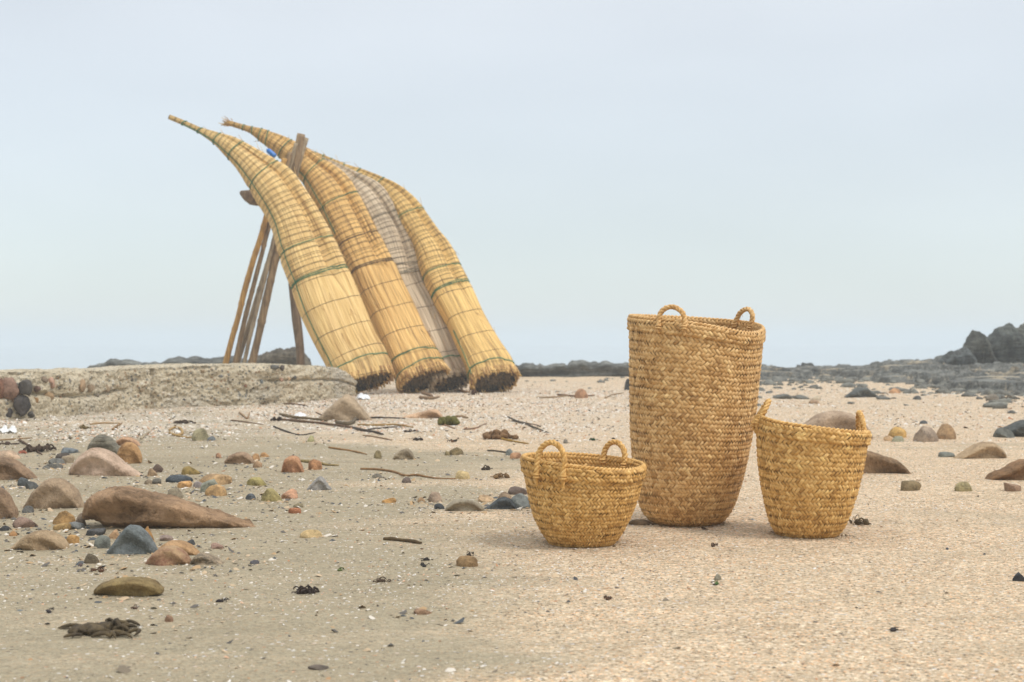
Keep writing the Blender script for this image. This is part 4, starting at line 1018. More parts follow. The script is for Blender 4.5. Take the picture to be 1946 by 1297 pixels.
# --- smaller stones: (centre x, base y, width, top y, colour, label, options)
ST = [
 (195,1042,35,1017,(112,116,108),'small grey-green stone touching the left of the blue-grey stone',{}),
 (182,1018,36,1004,(70,72,72),'black flat stone just under the thick end of the long boulder',{'style':'angular'}),
 (122,997,42,971,(160,122,72),'golden brown lumpy stone left of the long boulder',{}),
 (118,1008,34,994,(172,136,82),'flat ochre stone in front of the golden brown lump',{'style':'flat'}),
 (143,1006,36,992,(122,126,124),'flat blue-grey stone tucked beside the ochre one',{'style':'flat'}),
 (154,1000,22,975,(132,114,94),'grey brown stone wedged against the long boulder',{}),
 (48,1003,48,982,(142,116,100),'purplish brown wedge of stone near the left edge',{'style':'angular'}),
 (53,975,22,961,(106,106,102),'little dark grey stone in front of the tan sloping boulder',{}),
 (138,1033,26,1016,(190,146,88),'yellow orange lump beside the low tan slab',{}),
 (8,1009,20,998,(62,64,68),'black flat stone at the very left edge',{'style':'flat'}),
 (25,1019,16,1009,(188,140,92),'orange pebble by the black flat stone at the left edge',{}),
 (133,862,32,851,(108,116,120),'flat blue slate left of the grey layered slab',{'style':'flat'}),
 (121,872,38,861,(76,68,62),'dark curved chip of stone under the blue slate',{'style':'flat'}),
 (107,882,32,871,(112,112,106),'rounded dark grey stone left of the pinkish slab',{}),
 (100,891,40,881,(108,106,98),'flat dark grey stone below the rounded one left of the pinkish slab',{'style':'flat'}),
 (128,880,26,865,(160,142,116),'olive tan stone against the left end of the pinkish slab',{}),
 (14,873,52,856,(196,166,136),'pale pinkish tan elongated stone lying above the angular boulder',{'style':'flat'}),
 (44,924,22,907,(86,92,94),'dark slate chip standing between two left boulders',{'style':'angular'}),
 (60,930,26,914,(84,86,84),'dark grey stone leaning on the tan sloping boulder',{'style':'angular'}),
 (43,862,18,856,(162,86,60),'brick red fragment on the shell sand at left',{'style':'blocky'}),
 (415,871,12,861,(160,118,88),'small brown pebble left of the hollowed brown stone',{}),
 (489,889,20,875,(178,142,106),'tan pebble right below the hollowed brown stone',{}),
 (503,869,18,860,(194,144,90),'orange tan pebble right of the hollowed brown stone',{}),
 (487,875,14,862,(182,138,92),'ochre pebble pressed against the hollowed brown stone',{}),
 (599,893,27,872,(184,132,90),'rounded orange brown stone right of the orange block',{}),
 (363,902,38,886,(146,122,66),'mossy ochre block with a square top',{'style':'blocky'}),
 (342,917,54,902,(84,92,98),'long dark blue slate pointing right',{'style':'flat','layered':True}),
 (407,922,64,901,(190,154,108),'long smooth tan stone right of the dark blue slate',{'style':'flat'}),
 (401,935,38,911,(144,146,128),'grey-green stone below the long tan stone',{}),
 (411,943,44,921,(182,144,96),'golden brown rounded stone in front of the grey-green one',{}),
 (351,927,28,914,(202,152,94),'small orange oval stone under the dark blue slate',{}),
 (377,927,22,915,(150,138,134),'purplish grey stone between orange oval and grey-green stones',{}),
 (332,948,32,927,(136,124,102),'grey brown lump right above the tail of the long boulder',{'style':'lump'}),
 (290,905,20,890,(172,142,108),'round tan pebble right of the pinkish slab',{}),
 (299,898,24,882,(104,84,72),'dark brown pebble behind the round tan pebble',{'style':'angular'}),
 (282,921,16,912,(140,122,98),'tiny brown stone behind the middle of the long boulder',{}),
 (298,920,18,909,(104,98,88),'tiny dark stone next to the tiny brown one behind the long boulder',{}),
 (489,923,42,907,(160,146,88),'flat olive yellow stone above the olive ball-like stone',{'style':'flat'}),
 (516,953,42,928,(156,142,90),'olive stone round as a ball',{'style':'lump'}),
 (550,948,34,929,(202,152,118),'pink peaked stone right of the olive ball-like stone',{'style':'angular'}),
 (477,950,20,938,(76,82,88),'dark slate pebble left of the olive ball-like stone',{}),
 (560,976,26,965,(190,122,84),'flat red orange stone below the pink peaked stone',{'style':'flat'}),
 (567,965,20,956,(130,118,90),'dull olive pebble just above the flat red orange stone',{}),
 (591,1022,42,1007,(208,178,124),'pale cream yellow stone alone in the middle foreground',{'style':'flat'}),
 (990,966,44,938,(122,128,124),'grey-blue rounded stone partly behind the low basket',{}),
 (986,940,42,925,(102,86,76),'dark reddish brown flat stone above the grey-blue one by the low basket',{'style':'flat'}),
 (959,949,26,935,(148,124,98),'brown stone behind the black slate beside the low basket',{}),
 (827,955,28,935,(156,134,112),'grey pinkish stone with a rounded top left of the oval stone',{}),
 (835,968,20,957,(64,68,72),'small black stone touching the left of the grey oval stone',{}),
 (801,955,16,945,(172,136,98),'small tan pebble left of the grey pinkish stone',{}),
 (739,956,28,946,(196,148,88),'flat orange stone in open sand left of the grey oval group',{'style':'flat'}),
 (925,954,34,941,(192,160,122),'pale tan low stone behind the black slate',{'style':'flat'}),
 (879,911,28,895,(202,176,124),'cream stone at the right end of the long bent twig',{}),
 (773,918,20,907,(104,90,82),'dark oval pebble below the long bent twig',{}),
 (717,909,20,900,(124,116,102),'small grey oval pebble left of the dark oval one',{}),
 (718,872,16,856,(126,112,76),'olive stone with a reddish cap, left of the sunken grey brown boulder',{'style':'lump'}),
 (590,840,16,828,(160,154,108),'small greenish pebble on grey sand below the shell band',{}),
 (402,838,16,829,(104,110,112),'small blue-grey pebble at the lower edge of the shell band',{}),
 (384,838,40,814,(160,150,116),'greenish pale flat slab lying on the shell band',{'style':'flat'}),
 (1705,832,36,811,(202,160,90),'bright yellow ochre stone right of the rightmost basket',{}),
 (1688,838,18,828,(194,158,116),'little tan stone left of the yellow ochre one',{}),
 (1706,840,24,829,(156,156,132),'grey-green pebble in front of the yellow ochre stone',{}),
 (1760,840,46,810,(158,138,118),'purplish grey rounded stone touching a brown round one',{}),
 (1797,835,38,805,(172,138,100),'brown round stone right of the purplish grey one',{}),
 (1799,869,34,859,(118,122,114),'flat dark grey pebble left of the half buried sandy slab',{'style':'flat'}),
 (1726,933,48,913,(134,116,84),'dark olive brown stone below the wedge shaped boulder',{'style':'angular'}),
 (1831,934,34,915,(166,152,108),'greenish yellow stone with a pale right end near the right edge',{}),
 (1925,934,36,917,(146,116,92),'purplish brown three-cornered stone near the right edge',{'style':'angular'}),
 (1910,832,44,812,(92,94,88),'dark grey angular stone in front of the black rock',{'style':'angular'}),
 (1755,806,16,799,(86,90,92),'small dark pebble above the purplish grey stone',{}),
 (1938,1105,30,1087,(54,58,64),'black stone cut by the right edge in the foreground',{'style':'angular'}),
 (1364,1103,14,1091,(138,132,112),'grey pebble in the foreground below the tall basket',{}),
 (414,1043,26,1032,(158,126,110),'flat purplish tan stone right of the smooth tan stone',{'style':'flat'}),
 (363,1036,18,1025,(70,72,74),'black pebble between the long boulder tail and smooth tan stone',{}),
 (484,1072,18,1065,(82,80,84),'flat black pebble right of the hollow pale stone',{'style':'flat'}),
 (174,1071,30,1053,(96,84,64),'dark mossy lump left below the blue-grey stone',{'style':'lump'}),
 (152,1077,9,1070,(92,76,74),'tiny dark pebble left of the dark mossy lump',{}),
 (888,1077,46,1056,(140,110,72),'brown lumpy stone in the middle foreground with a dark chip on it',{'style':'lump'}),
 (803,1168,36,1156,(150,118,92),'flat brown stone low in the middle foreground',{'style':'flat'}),
 (321,1182,18,1169,(140,106,80),'small brown pebble right below the oblong yellow stone',{}),
 (605,1273,40,1264,(96,86,76),'flat dark stone at the bottom of the picture',{'style':'flat'}),
 (1220,998,52,987,(112,92,68),'flat brown stone at the left foot of the tall basket',{'style':'flat','depth':.5}),
 (282,1031,24,1000,(154,112,62),'rusty brown stone behind the peak of the blue-grey stone',{'style':'angular'}),
 (218,1024,24,1006,(190,152,112),'pale tan stone showing left behind the blue-grey stone',{}),
 (316,1028,28,1017,(164,142,130),'lilac grey flat stone behind the smooth tan stone',{'style':'flat'}),
 (980,872,24,860,(174,128,92),'reddish brown pebble above the low basket handle',{'style':'flat'}),
 (968,866,16,853,(112,118,116),'grey upright chip beside the reddish brown pebble',{'style':'angular'}),
 (867,865,30,850,(128,110,74),'mossy arched lump of stone on the grey sand',{'style':'lump'}),
 (850,866,10,857,(140,124,88),'tiny mossy pebble left of the arched lump',{'style':'lump'}),
 (1075,843,9,835,(110,104,92),'tiny grey pebble beyond the left handle of the low basket',{}),
 (1105,757,26,739,(176,130,96),'orange brown stone behind the tall basket at left',{}),
 (1700,748,26,738,(190,142,100),'orange stone at the edge of the dark rock shelf',{}),
 (1862,742,20,731,(176,142,104),'ochre stone lying on the dark rock shelf',{}),
 (1743,760,16,752,(92,96,96),'dark pebble right of the jagged dark grey rock',{}),
 (1886,762,26,749,(120,112,98),'grey brown stone at the sand edge of the rock shelf',{}),
 (1550,762,20,752,(196,180,152),'pale rounded stone beyond the rightmost basket',{}),
 (1547,768,22,760,(182,150,118),'tan stone just in front of the pale rounded one beyond the rightmost basket',{}),
 (1290,716,22,708,(100,104,102),'grey stone seen beyond the tall basket',{}),
]
ST = [a for a in ST if not a[5].startswith('grey stone seen beyond')]
for a in ST: rock(a[0], a[1], a[2], a[3], a[4], a[5], **a[6])

# ------------------------------------------------------------------ dark rock outcrops on the skyline
DK, DK2 = (130, 133, 127), (80, 84, 82)
oc = dict(name='rock_outcrop', cat='rock outcrop', noise=.22, layered=True, scale=.5, jag=.09, cuts=14)
profile_rock([(136,712),(144,700),(152,691),(175,684),(198,682),(215,680),(245,679),(262,684),(285,691),(310,687),(345,682),(385,679),(420,673),(452,671),(480,676),(500,690)], 716, DK, 'long low grey rock ridge on the skyline above the wall', DK2, depth=.30, d=26.5, seed=101, facet=.10, **oc)
profile_rock([(462,700),(474,680),(488,671),(508,667),(524,668),(540,664),(556,661),(572,666),(584,674),(594,686),(606,700)], 712, (122,112,94), 'brownish rock hump on the skyline between rack and first boat', (82,78,68), depth=.6, d=24.5, seed=102, facet=.10, **oc)
profile_rock([(930,706),(958,694),(985,686),(1008,687),(1030,691),(1046,695),(1060,699),(1072,692),(1095,691),(1112,693),(1132,690),(1152,689),(1172,693),(1196,692),(1225,697),(1260,702),(1320,706)], 722, DK, 'low dark rock ridge between the reed boats and the tall basket', DK2, depth=.30, d=25.0, seed=103, facet=.12, **oc)
profile_rock([(1770,694),(1780,684),(1791,674),(1810,668),(1830,661),(1842,664),(1856,680),(1866,694)], 700, (98,106,106), 'tilted grey slab at the foot of the pointed rock', DK2, depth=.7, d=25.2, seed=104, facet=.06, **oc)
profile_rock([(1824,694),(1829,668),(1833,648),(1840,634),(1847,628),(1860,632),(1872,637),(1880,650),(1890,672),(1898,696)], 700, (106,108,98), 'pointed dark rock at the left of the tall outcrop', (66,72,70), depth=.8, d=25.6, seed=105, facet=.08, **oc)
profile_rock([(1858,700),(1870,662),(1880,640),(1892,627),(1903,620),(1916,619),(1930,624),(1950,640),(1966,668),(1976,700)], 704, (98,104,98), 'bulky middle rock of the tall outcrop at the right edge', (60,66,66), depth=.8, d=25.9, seed=106, facet=.10, **oc)
profile_rock([(1896,700),(1908,640),(1914,612),(1919,606),(1934,606),(1946,605),(1975,598),(2010,610),(2060,640),(2110,690),(2130,705)], 706, (112,114,100), 'highest rock of the outcrop, cut by the right edge', (66,72,68), depth=.6, d=26.6, seed=107, facet=.10, **oc)
profile_rock([(1505,706),(1516,699),(1526,693),(1537,691),(1546,693),(1554,702)], 709, (84,88,86), 'small dark rounded rock alone on the right skyline', (58,62,62), depth=.9, d=27.0, seed=108, **dict(oc, facet=.04))

def mat_shelf():
    t = NT('broken_rock'); p = t.pos(); 
    w = t.noise(t.map(p, (1.5, 1.5, 10), rot=(.3, .45, 0)), 1.6, 6, .7)
    n = t.noise(p, 3.2, 6, .7); f = t.noise(p, 14, 5, .7)
    c = t.mix(t.maprange(n, .38, .62), srgb(146, 146, 138), srgb(104, 106, 102))
    c = t.mix(t.maprange(w, .42, .62, 0, .8), c, srgb(70, 72, 70))
    c = t.mix(t.maprange(f, .5, .68, 0, .6), c, srgb(172, 168, 154))
    sandy = t.math('MULTIPLY', t.maprange(t.noise(p, 1.1, 5, .7), .52, .62), t.maprange(t.sep(t.n('ShaderNodeNewGeometry').outputs['Normal'])[2], .75, .95))
    c = t.mix(t.math('MULTIPLY', sandy, .85), c, srgb(190, 172, 142))
    nb = t.bump(w, .9, .15); nb = t.bump(f, .8, .05, nb)
    return t.done(c, .9, nb, .2)

def rock_shelf():
    N, M = 340, 150
    px = np.linspace(1380, 2500, N)
    fb = np.interp(px, [1380,1440,1500,1560,1650,1700,1750,1800,1850,1900,1946,2200,2500], [728,731,728,722,727,733,735,741,748,754,752,764,775])
    tp = np.interp(px, [1380,1430,1450,1480,1505,1560,1600,1640,1665,1690,1740,1790,1850,1946,2100,2500], [708,703,700,704,703,702,700,698,690,685,684,683,686,688,682,700])
    d0 = CAMZ * F / (fb - CY); d1 = 27.5
    f = np.linspace(0, 1, M)
    X = np.zeros((N, M)); Y = np.zeros((N, M)); Z = np.zeros((N, M))
    for j in range(M):
        d = d0 + (d1 + 4 - d0) * f[j]
        X[:, j] = (px - CX) * d / F; Y[:, j] = d
    zr = CAMZ - (tp - CY) * d1 / F
    g = ground_h(X, Y)
    k = np.clip((Y - d0[:, None]) / (d1 - d0[:, None]), 0, 1)
    fall = 1 - sstep(d1 + .5, d1 + 4, Y)
    q = np.stack([X, Y, X * 0], -1)
    skew = np.stack([X * .9 + Y * .5, Y * 1.1 - X * .3, X * 0], -1)
    rough = .26 * (np.abs(fbm(skew * 1.3, 5, 61, .6)) * 2 - .45) + .16 * fbm(skew * .55, 3, 62) + .05 * fbm(q * 5.5, 4, 63)
    ter = np.floor((zr[:, None] * k ** .8 + rough * .9) / .11) * .11
    h = .55 * (zr[:, None] * k ** .8 + rough) + .45 * ter
    h = np.minimum(h, zr[:, None] * np.clip(k * 1.02, 0, 1) + .10)
    hs = sstep(0, .05, k)
    Z = g * (1 - hs) - .06 * (1 - hs) + (h - .01) * hs
    Z = Z * fall + (g - .2) * (1 - fall)
    P = np.stack([X, Y, Z], -1)
    org = np.array([9.0, 22.0, 0])
    me = mesh_np('shelf', P.reshape(-1, 3) - org, grid_quads(N, M))
    o = link('rock_shelf', me, mat_shelf(), org)
    tag(o, 'broad shelf of broken grey rock running to the right picture edge', 'rock shelf')
rock_shelf()

# ------------------------------------------------------------------ drift line: twigs, weed, scraps
def mat_debris(c, c2=None):
    key = ('deb', c, c2)
    if key not in _rock_cache:
        _rock_cache[key] = mat_plain('weathered_plant', tuple(int(x * .86) for x in c), .8, scale=40, c2=c2)
    return _rock_cache[key]

def twig(pts, rpx, c, label, cat='twig', name='twig', lift=0.0, seed=None):
    rg = np.random.default_rng(seed or int(pts[0][0] * 3 + pts[0][1]))
    P = []
    for q in pts:
        g = ground_at(q[0], q[1]); r_ = rpx * g[1] / F
        up = q[2] * g[1] / F if len(q) > 2 else 0
        P.append(g + [0, 0, r_ * .7 + lift + up])
    P = np.array(P); pth, S = crom(P, max(16, 8 * len(P)))
    n = len(pth); s_ = np.linspace(0, 1, n)
    pth[:, 2] += .25 * rpx * P[0][1] / F * np.abs(vnoise(np.stack([s_ * 5, s_ * 0 + rg.random() * 9, s_ * 0], -1), 2))
    r = rpx * P[:, 1].mean() / F * np.interp(s_, [0, .08, .7, 1], [.8, 1, .85, .45]) * (1 + .22 * vnoise(np.stack([s_ * 13, s_ * 0 + rg.random() * 9, s_ * 0], -1), 3))
    b = MB(); b.tube(pth, r, 7)
    org = pth[n // 2].copy(); org[2] = gh(org[0], org[1])
    o = b.build(name, mat_debris(c), org); tag(o, label, cat); return o

def weed(px, py, w, h, c, label, cat='seaweed', name='seaweed_clump', n=16, seed=None, rw=.10, c2=None):
    """tangle of short curled strands lying on the sand"""
    rg = np.random.default_rng(seed or int(px + 5 * py)); g = ground_at(px, py); sc = g[1] / F
    W, Hh = w * sc / 2, max(h * sc, .01); b = MB(); D = min(max(W * .6, .02), .25)
    c0 = g + [0, D * .6, 0]
    for k in range(n):
        p = c0 + [rg.uniform(-.85, .85) * W, rg.uniform(-1, 1) * D, 0]
        env = max(.15, 1 - ((p[0] - c0[0]) / W) ** 2)
        a = rg.uniform(-.7, .7) + (PI if rg.random() < .5 else 0); L = rg.uniform(.25, .6) * W + .01
        q = [p]
        hh = rg.uniform(.1, .8) * Hh * env
        for j in range(1, 6):
            a += rg.normal(0, .5); q.append(q[-1] + np.array([math.cos(a) * L / 5, math.sin(a) * L / 5 * .6, 0]))
        q = np.array(q); q[:, 2] = ground_h(q[:, 0], q[:, 1]) + hh * np.sin(np.linspace(.2, PI - .1, 6)) + .002
        q[:, 0] = np.clip(q[:, 0], c0[0] - W, c0[0] + W)
        r = rw * Hh * rg.uniform(.5, 1.5)
        pth, _ = crom(q, 18); b.tube(pth, r * np.interp(np.linspace(0, 1, 18), [0, .2, .8, 1], [.4, 1, .9, .3]), 6)
    for k in range(max(2, n // 5)):
        v, f = rock_shape(int(rg.integers(1e6)), 5, (.5, .9), .3, 2)
        p = c0 + [rg.uniform(-.6, .6) * W, rg.uniform(-.6, .6) * D, Hh * .2]
        b.add(v * [W * .16 + .004, W * .14 + .004, Hh * .32] + p, None, f)
    o = b.build(name, mat_debris(c, c2), g); tag(o, label, cat); return o

def scrap(px, py, w, h, c, label, cat='plastic scrap', name='plastic_scrap', seed=1):
    """crumpled sheet"""
    rg = np.random.default_rng(seed); g = ground_at(px, py); sc = g[1] / F; N = 26
    u, v = np.meshgrid(np.linspace(-1, 1, N), np.linspace(-1, 1, N), indexing='ij')
    q = np.stack([u * 1.3 + seed * 3, v * 1.3, u * 0], -1)
    X = u * w * sc / 2 * (1 - .25 * np.abs(v)) ; Y = v * w * sc * .35 + .2 * w * sc
    Z = h * sc * (.45 + .75 * fbm(q * 1.6, 4, seed)) * (1 - .75 * np.maximum(np.abs(u), np.abs(v)) ** 3) + .004
    X = X + .10 * w * sc * fbm(q * 2 + 5, 3, seed); P = np.stack([X, Y, np.maximum(Z, .003)], -1)
    P2 = P - [0, 0, .002]
    b = MB(); b.add(P, grid_quads(N, N)); b.add(P2, grid_quads(N, N))
    t = NT('thin_plastic'); m = t.done(srgb(*c), .4, None, .4)
    o = b.build(name, m, g - g + g * [1, 1, 1] * 0 + [0, 0, 0]); 
    for vtx in ():
        pass
    o.location = [float(x) for x in g]; tag(o, label, cat); return o

OL, STRAW_, BR, DKB, BLK = (134, 112, 74), (190, 150, 84), (128, 98, 70), (84, 70, 56), (52, 50, 48)
# driftwood heap in front of the conical boulder
twig([(532,790),(560,796),(600,799),(622,802)], 3.2, OL, 'thick olive stalk on top of the drift pile below the conical boulder', 'stalk')
twig([(530,799),(570,803),(615,807),(660,814),(705,822)], 3.0, BR, 'long brown branch running right along the front of the drift pile', 'branch', 'branch')
twig([(640,806),(656,809),(670,806),(676,800,3)], 4.0, (120,104,78), 'hooked grey brown stick in the drift pile', 'stick', 'stick')
twig([(676,800),(705,796),(735,796),(770,797)], 2.2, DKB, 'dark thin branch lying right of the conical boulder', 'branch', 'branch')
twig([(520,812),(545,822),(570,828),(600,824)], 1.8, DKB, 'thin dark curved twig below the drift pile')
twig([(600,785),(620,793),(640,798,4)], 1.4, BR, 'short brown twig leaning against the conical boulder')
twig([(680,809),(715,810),(750,809),(785,814)], 2.2, STRAW_, 'straight pale straw stalk between the two drift piles', 'stalk', 'stalk')
twig([(688,820),(715,816),(740,814),(762,812)], 1.8, (96,80,66), 'dark twig just under the straight pale straw stalk')
twig([(670,816),(695,821),(715,824),(728,828)], 2.8, DKB, 'short dark pointed stick below the dark twig', 'stick', 'stick')
twig([(690,829),(715,832),(745,838)], 1.6, (176,140,100), 'faint tan straw on the lower edge of the shell band', 'straw', 'straw')
twig([(926,829),(955,836),(985,842),(1004,845)], 2.2, (204,160,70), 'yellow straw lying above the low basket', 'straw', 'straw')
twig([(965,794),(985,803),(1010,812),(1042,824)], 2.0, (96,86,68), 'dark bent twig behind the low basket')
twig([(973,801),(1000,806),(1028,812)], 1.8, DKB, 'dark twig crossing the bent twig behind the low basket')
twig([(926,858),(945,859),(965,862)], 2.0, (104,90,70), 'short dark twig left of the grey upright chip')
twig([(625,852),(650,856),(675,860),(697,865)], 2.0, (190,142,84), 'straight orange brown stick on the grey sand', 'stick', 'stick')
twig([(685,893),(715,894),(745,898),(770,906),(790,905),(830,911),(866,912)], 2.4, (174,132,84), 'long bent twig on the sand left of the low basket')
twig([(729,1027),(750,1028),(775,1031),(801,1035)], 4.0, (116,94,60), 'brown bark strip alone in the middle foreground', 'bark', 'bark_strip')
twig([(572,878),(600,882),(625,886),(644,887)], 3.0, (190,164,104), 'pale dried stalk behind the rounded orange brown stone', 'stalk', 'stalk')
twig([(36,838),(50,846),(66,856),(80,866)], 2.4, (112,84,60), 'brown stick pointing down right on the shell sand at left', 'stick', 'stick')
twig([(0,838),(30,836),(60,834)], 1.6, (170,134,88), 'thin straw lying flat at the left edge of the shell band', 'straw', 'straw')
twig([(240,764),(246,772),(252,780)], 2.2, (206,158,74), 'short yellow straw leaning at the foot of the wall', 'straw', 'straw')
twig([(322,820),(330,815),(343,817),(346,826),(335,830),(322,824),(345,832),(374,834)], 2.6, (212,172,106), 'looped pale straw like a ring on the shell band', 'straw', 'straw')
twig([(170,808),(195,806),(228,806)], 1.8, (190,152,100), 'pale straw lying flat on shells left of the looped straw', 'straw', 'straw')
twig([(214,818),(222,812),(232,806)], 2.4, (176,136,86), 'short tan stick crossing the flat pale straw', 'stick', 'stick')
twig([(268,836),(276,828),(284,822)], 2.4, (206,186,150), 'whitish stick right of the grey layered slab', 'stick', 'stick')
twig([(440,800),(470,804),(500,808)], 1.6, (150,118,84), 'thin brown straw above the curved dark twig', 'straw', 'straw')
twig([(455,786),(462,791),(470,797),(475,789,4)], 2.0, (190,150,108), 'curled tan straw in the middle of the shell band', 'straw', 'straw')
twig([(540,769),(565,770),(585,774)], 1.8, (128,96,66), 'brown twig along the foot of the wall')
twig([(835,805),(850,811),(865,816)], 1.6, (180,136,96), 'thin tan twig below the green mossy clump')
twig([(880,818),(905,815),(925,806)], 1.8, (150,116,84), 'curved brown twig right of the green mossy clump')
twig([(866,793),(880,794),(890,796)], 2.4, (188,156,116), 'short pale stick beside the green mossy clump', 'stick', 'stick')
twig([(746,893),(800,909)], .9, (150,120,88), 'hair-thin straw under the long bent twig', 'straw', 'straw') if False else None
twig([(798,758),(815,760),(835,757)], 3.4, (160,128,94), 'short thick driftwood lying before the grey reed boat', 'driftwood', 'driftwood')
twig([(803,750),(815,753),(822,756)], 3.4, (168,136,104), 'small driftwood stub behind the short thick piece', 'driftwood', 'driftwood')
twig([(850,741),(866,744),(892,748)], 3.2, (170,130,84), 'curved reed scrap between grey and rightmost reed boats', 'reed scrap', 'reed_scrap')
twig([(1020,757),(1060,756),(1100,752)], 1.8, (176,146,106), 'dry reed lying on sand right of the rightmost reed boat', 'reed scrap', 'reed_scrap')
twig([(1060,752),(1095,755),(1130,753)], 2.2, (140,104,70), 'brown reed stalk lying behind the low basket far back', 'stalk', 'stalk')
twig([(1150,758),(1165,752),(1185,748)], 1.6, (166,136,96), 'pale straw pointing at the foot of the dark stump', 'straw', 'straw')
# slab of pinkish driftwood and the mossy clump beside it
profile_rock([(758,794),(772,789),(790,785),(808,781),(824,775),(834,775),(840,784),(842,792)], 796, (206,168,132), 'pinkish plank-like slab sloping up to the mossy clump', (176,140,108), depth=.5, seed=131, noise=.05, scale=1.0, name='driftwood', cat='driftwood')
weed(852, 809, 36, 23, (118,112,50), 'green mossy clump at the right end of the pinkish slab', 'moss clump', 'moss_clump', 34, rw=.16)
weed(524, 801, 22, 11, (70,56,46), 'dark spiky tuft at the left end of the drift pile', 'seaweed', 'seaweed_clump', 14)
weed(348, 806, 46, 10, (92,74,58), 'dark brown flat weed on the shell band above the looped straw', n=20)
weed(900, 751, 20, 12, (92,64,50), 'dark brown tuft before the rightmost reed boat', n=10)
weed(950, 835, 62, 20, (148,112,74), 'row of brown lumps like a broken root behind the low basket', 'root', 'root', 22, rw=.2)
weed(1588//2+0, 838, 26, 9, (66,54,48), 'dark weed with a tan stem on the grey sand', n=10)
weed(859, 841, 18, 8, (70,60,50), 'small dark weed with a tail right of the tan-stemmed weed', n=8)
weed(775, 822, 30, 8, (72,58,50), 'dark thin weed under the straight pale straw stalk', n=10)
weed(926, 894, 20, 13, (84,72,58), 'dark crumpled weed left of the low basket rim', n=12)
weed(953, 910, 42, 12, (160,126,84), 'crusty brown weed root right of the cream stone', n=18)
weed(805, 1067, 34, 6, (66,58,52), 'thin dark weed strand in the middle foreground', n=8)
weed(806, 1078, 18, 5, (60,56,56), 'small black chip just below the thin dark weed', n=6)
weed(893, 1058, 12, 9, (76,64,54), 'dark chip resting on the brown lumpy stone', 'weed chip', 'weed_chip', 6)
weed(726, 1108, 34, 10, (100,80,60), 'brown weed scrap low in the middle foreground', n=10)
weed(583, 1129, 58, 16, (74,60,50), 'dark seaweed tuft left of centre in the foreground', n=20)
weed(178, 1212, 186, 36, (66,56,46), 'large dark seaweed tangle in the left foreground', n=26, rw=.10, c2=(104, 88, 60))
weed(420, 1146, 24, 10, (64,58,60), 'dark weed scrap right of the oblong flat stone', n=9)
weed(88, 1166, 15, 7, (72,64,66), 'tiny dark weed scrap above the large seaweed tangle', n=7)
weed(254, 1158, 12, 7, (110,82,66), 'tiny brown weed scrap below the oblong flat stone', n=6)
weed(182, 1088, 32, 10, (112,76,50), 'rusty brown weed chip above the oblong flat stone', n=8)
weed(1638, 1000, 58, 22, (70,62,50), 'dark wispy seaweed at the right foot of the rightmost basket', n=13, rw=.045, c2=(110, 92, 62))
weed(1706, 1201, 32, 8, (74,66,62), 'dark leaf like scrap in the right foreground', n=7)
weed(1158, 1142, 18, 9, (112,82,62), 'brown scrap in the foreground under the tall basket', n=7)
weed(1358, 1040, 12, 9, (100,78,62), 'small dark scrap just in front of the tall basket', n=6)
weed(1128, 838, 16, 9, (40,78,44), 'bright dark green leaf scrap behind the low basket', 'leaf scrap', 'leaf_scrap', 6)
weed(1361, 1112, 12, 5, (92,128,60), 'tiny fresh green leaf scrap in front of the tall basket', 'leaf scrap', 'leaf_scrap', 4)
weed(648, 1086, 14, 6, (110,124,66), 'tiny olive green leaf scrap in the middle foreground', 'leaf scrap', 'leaf_scrap', 4)
weed(530, 694, 90, 22, (168,124,78), 'dry reed scraps heaped on top of the wall', 'reed scraps', 'reed_scraps', 26, rw=.05)
weed(70, 860, 60, 18, (96,76,60), 'dark weed tangle along the brown stick at left', n=20)
weed(160, 816, 30, 10, (134,112,66), 'olive weed scrap on the shell band at left', n=10)
weed(16, 846, 40, 12, (100,80,66), 'brown weed at the left edge of the shell band', n=12)
weed(1920, 760, 40, 10, (110,100,84), 'pale weed scraps at the sand edge near the right picture edge', n=10)
scrap(690, 760, 26, 15, (226, 228, 230), 'torn white plastic bag near the first reed boat', seed=3)
scrap(570, 793, 26, 10, (232, 230, 228), 'white plastic scrap at the left of the conical boulder', seed=5)
scrap(12, 824, 34, 20, (226, 226, 224), 'crumpled white plastic at the left edge on the shells', seed=7)
scrap(703, 738, 26, 16, (214, 206, 190), 'pale crumpled plastic between the two leftmost boat feet', seed=9)
scrap(1645, 872, 1, 1, (200, 200, 200), 'x', seed=2) if False else None

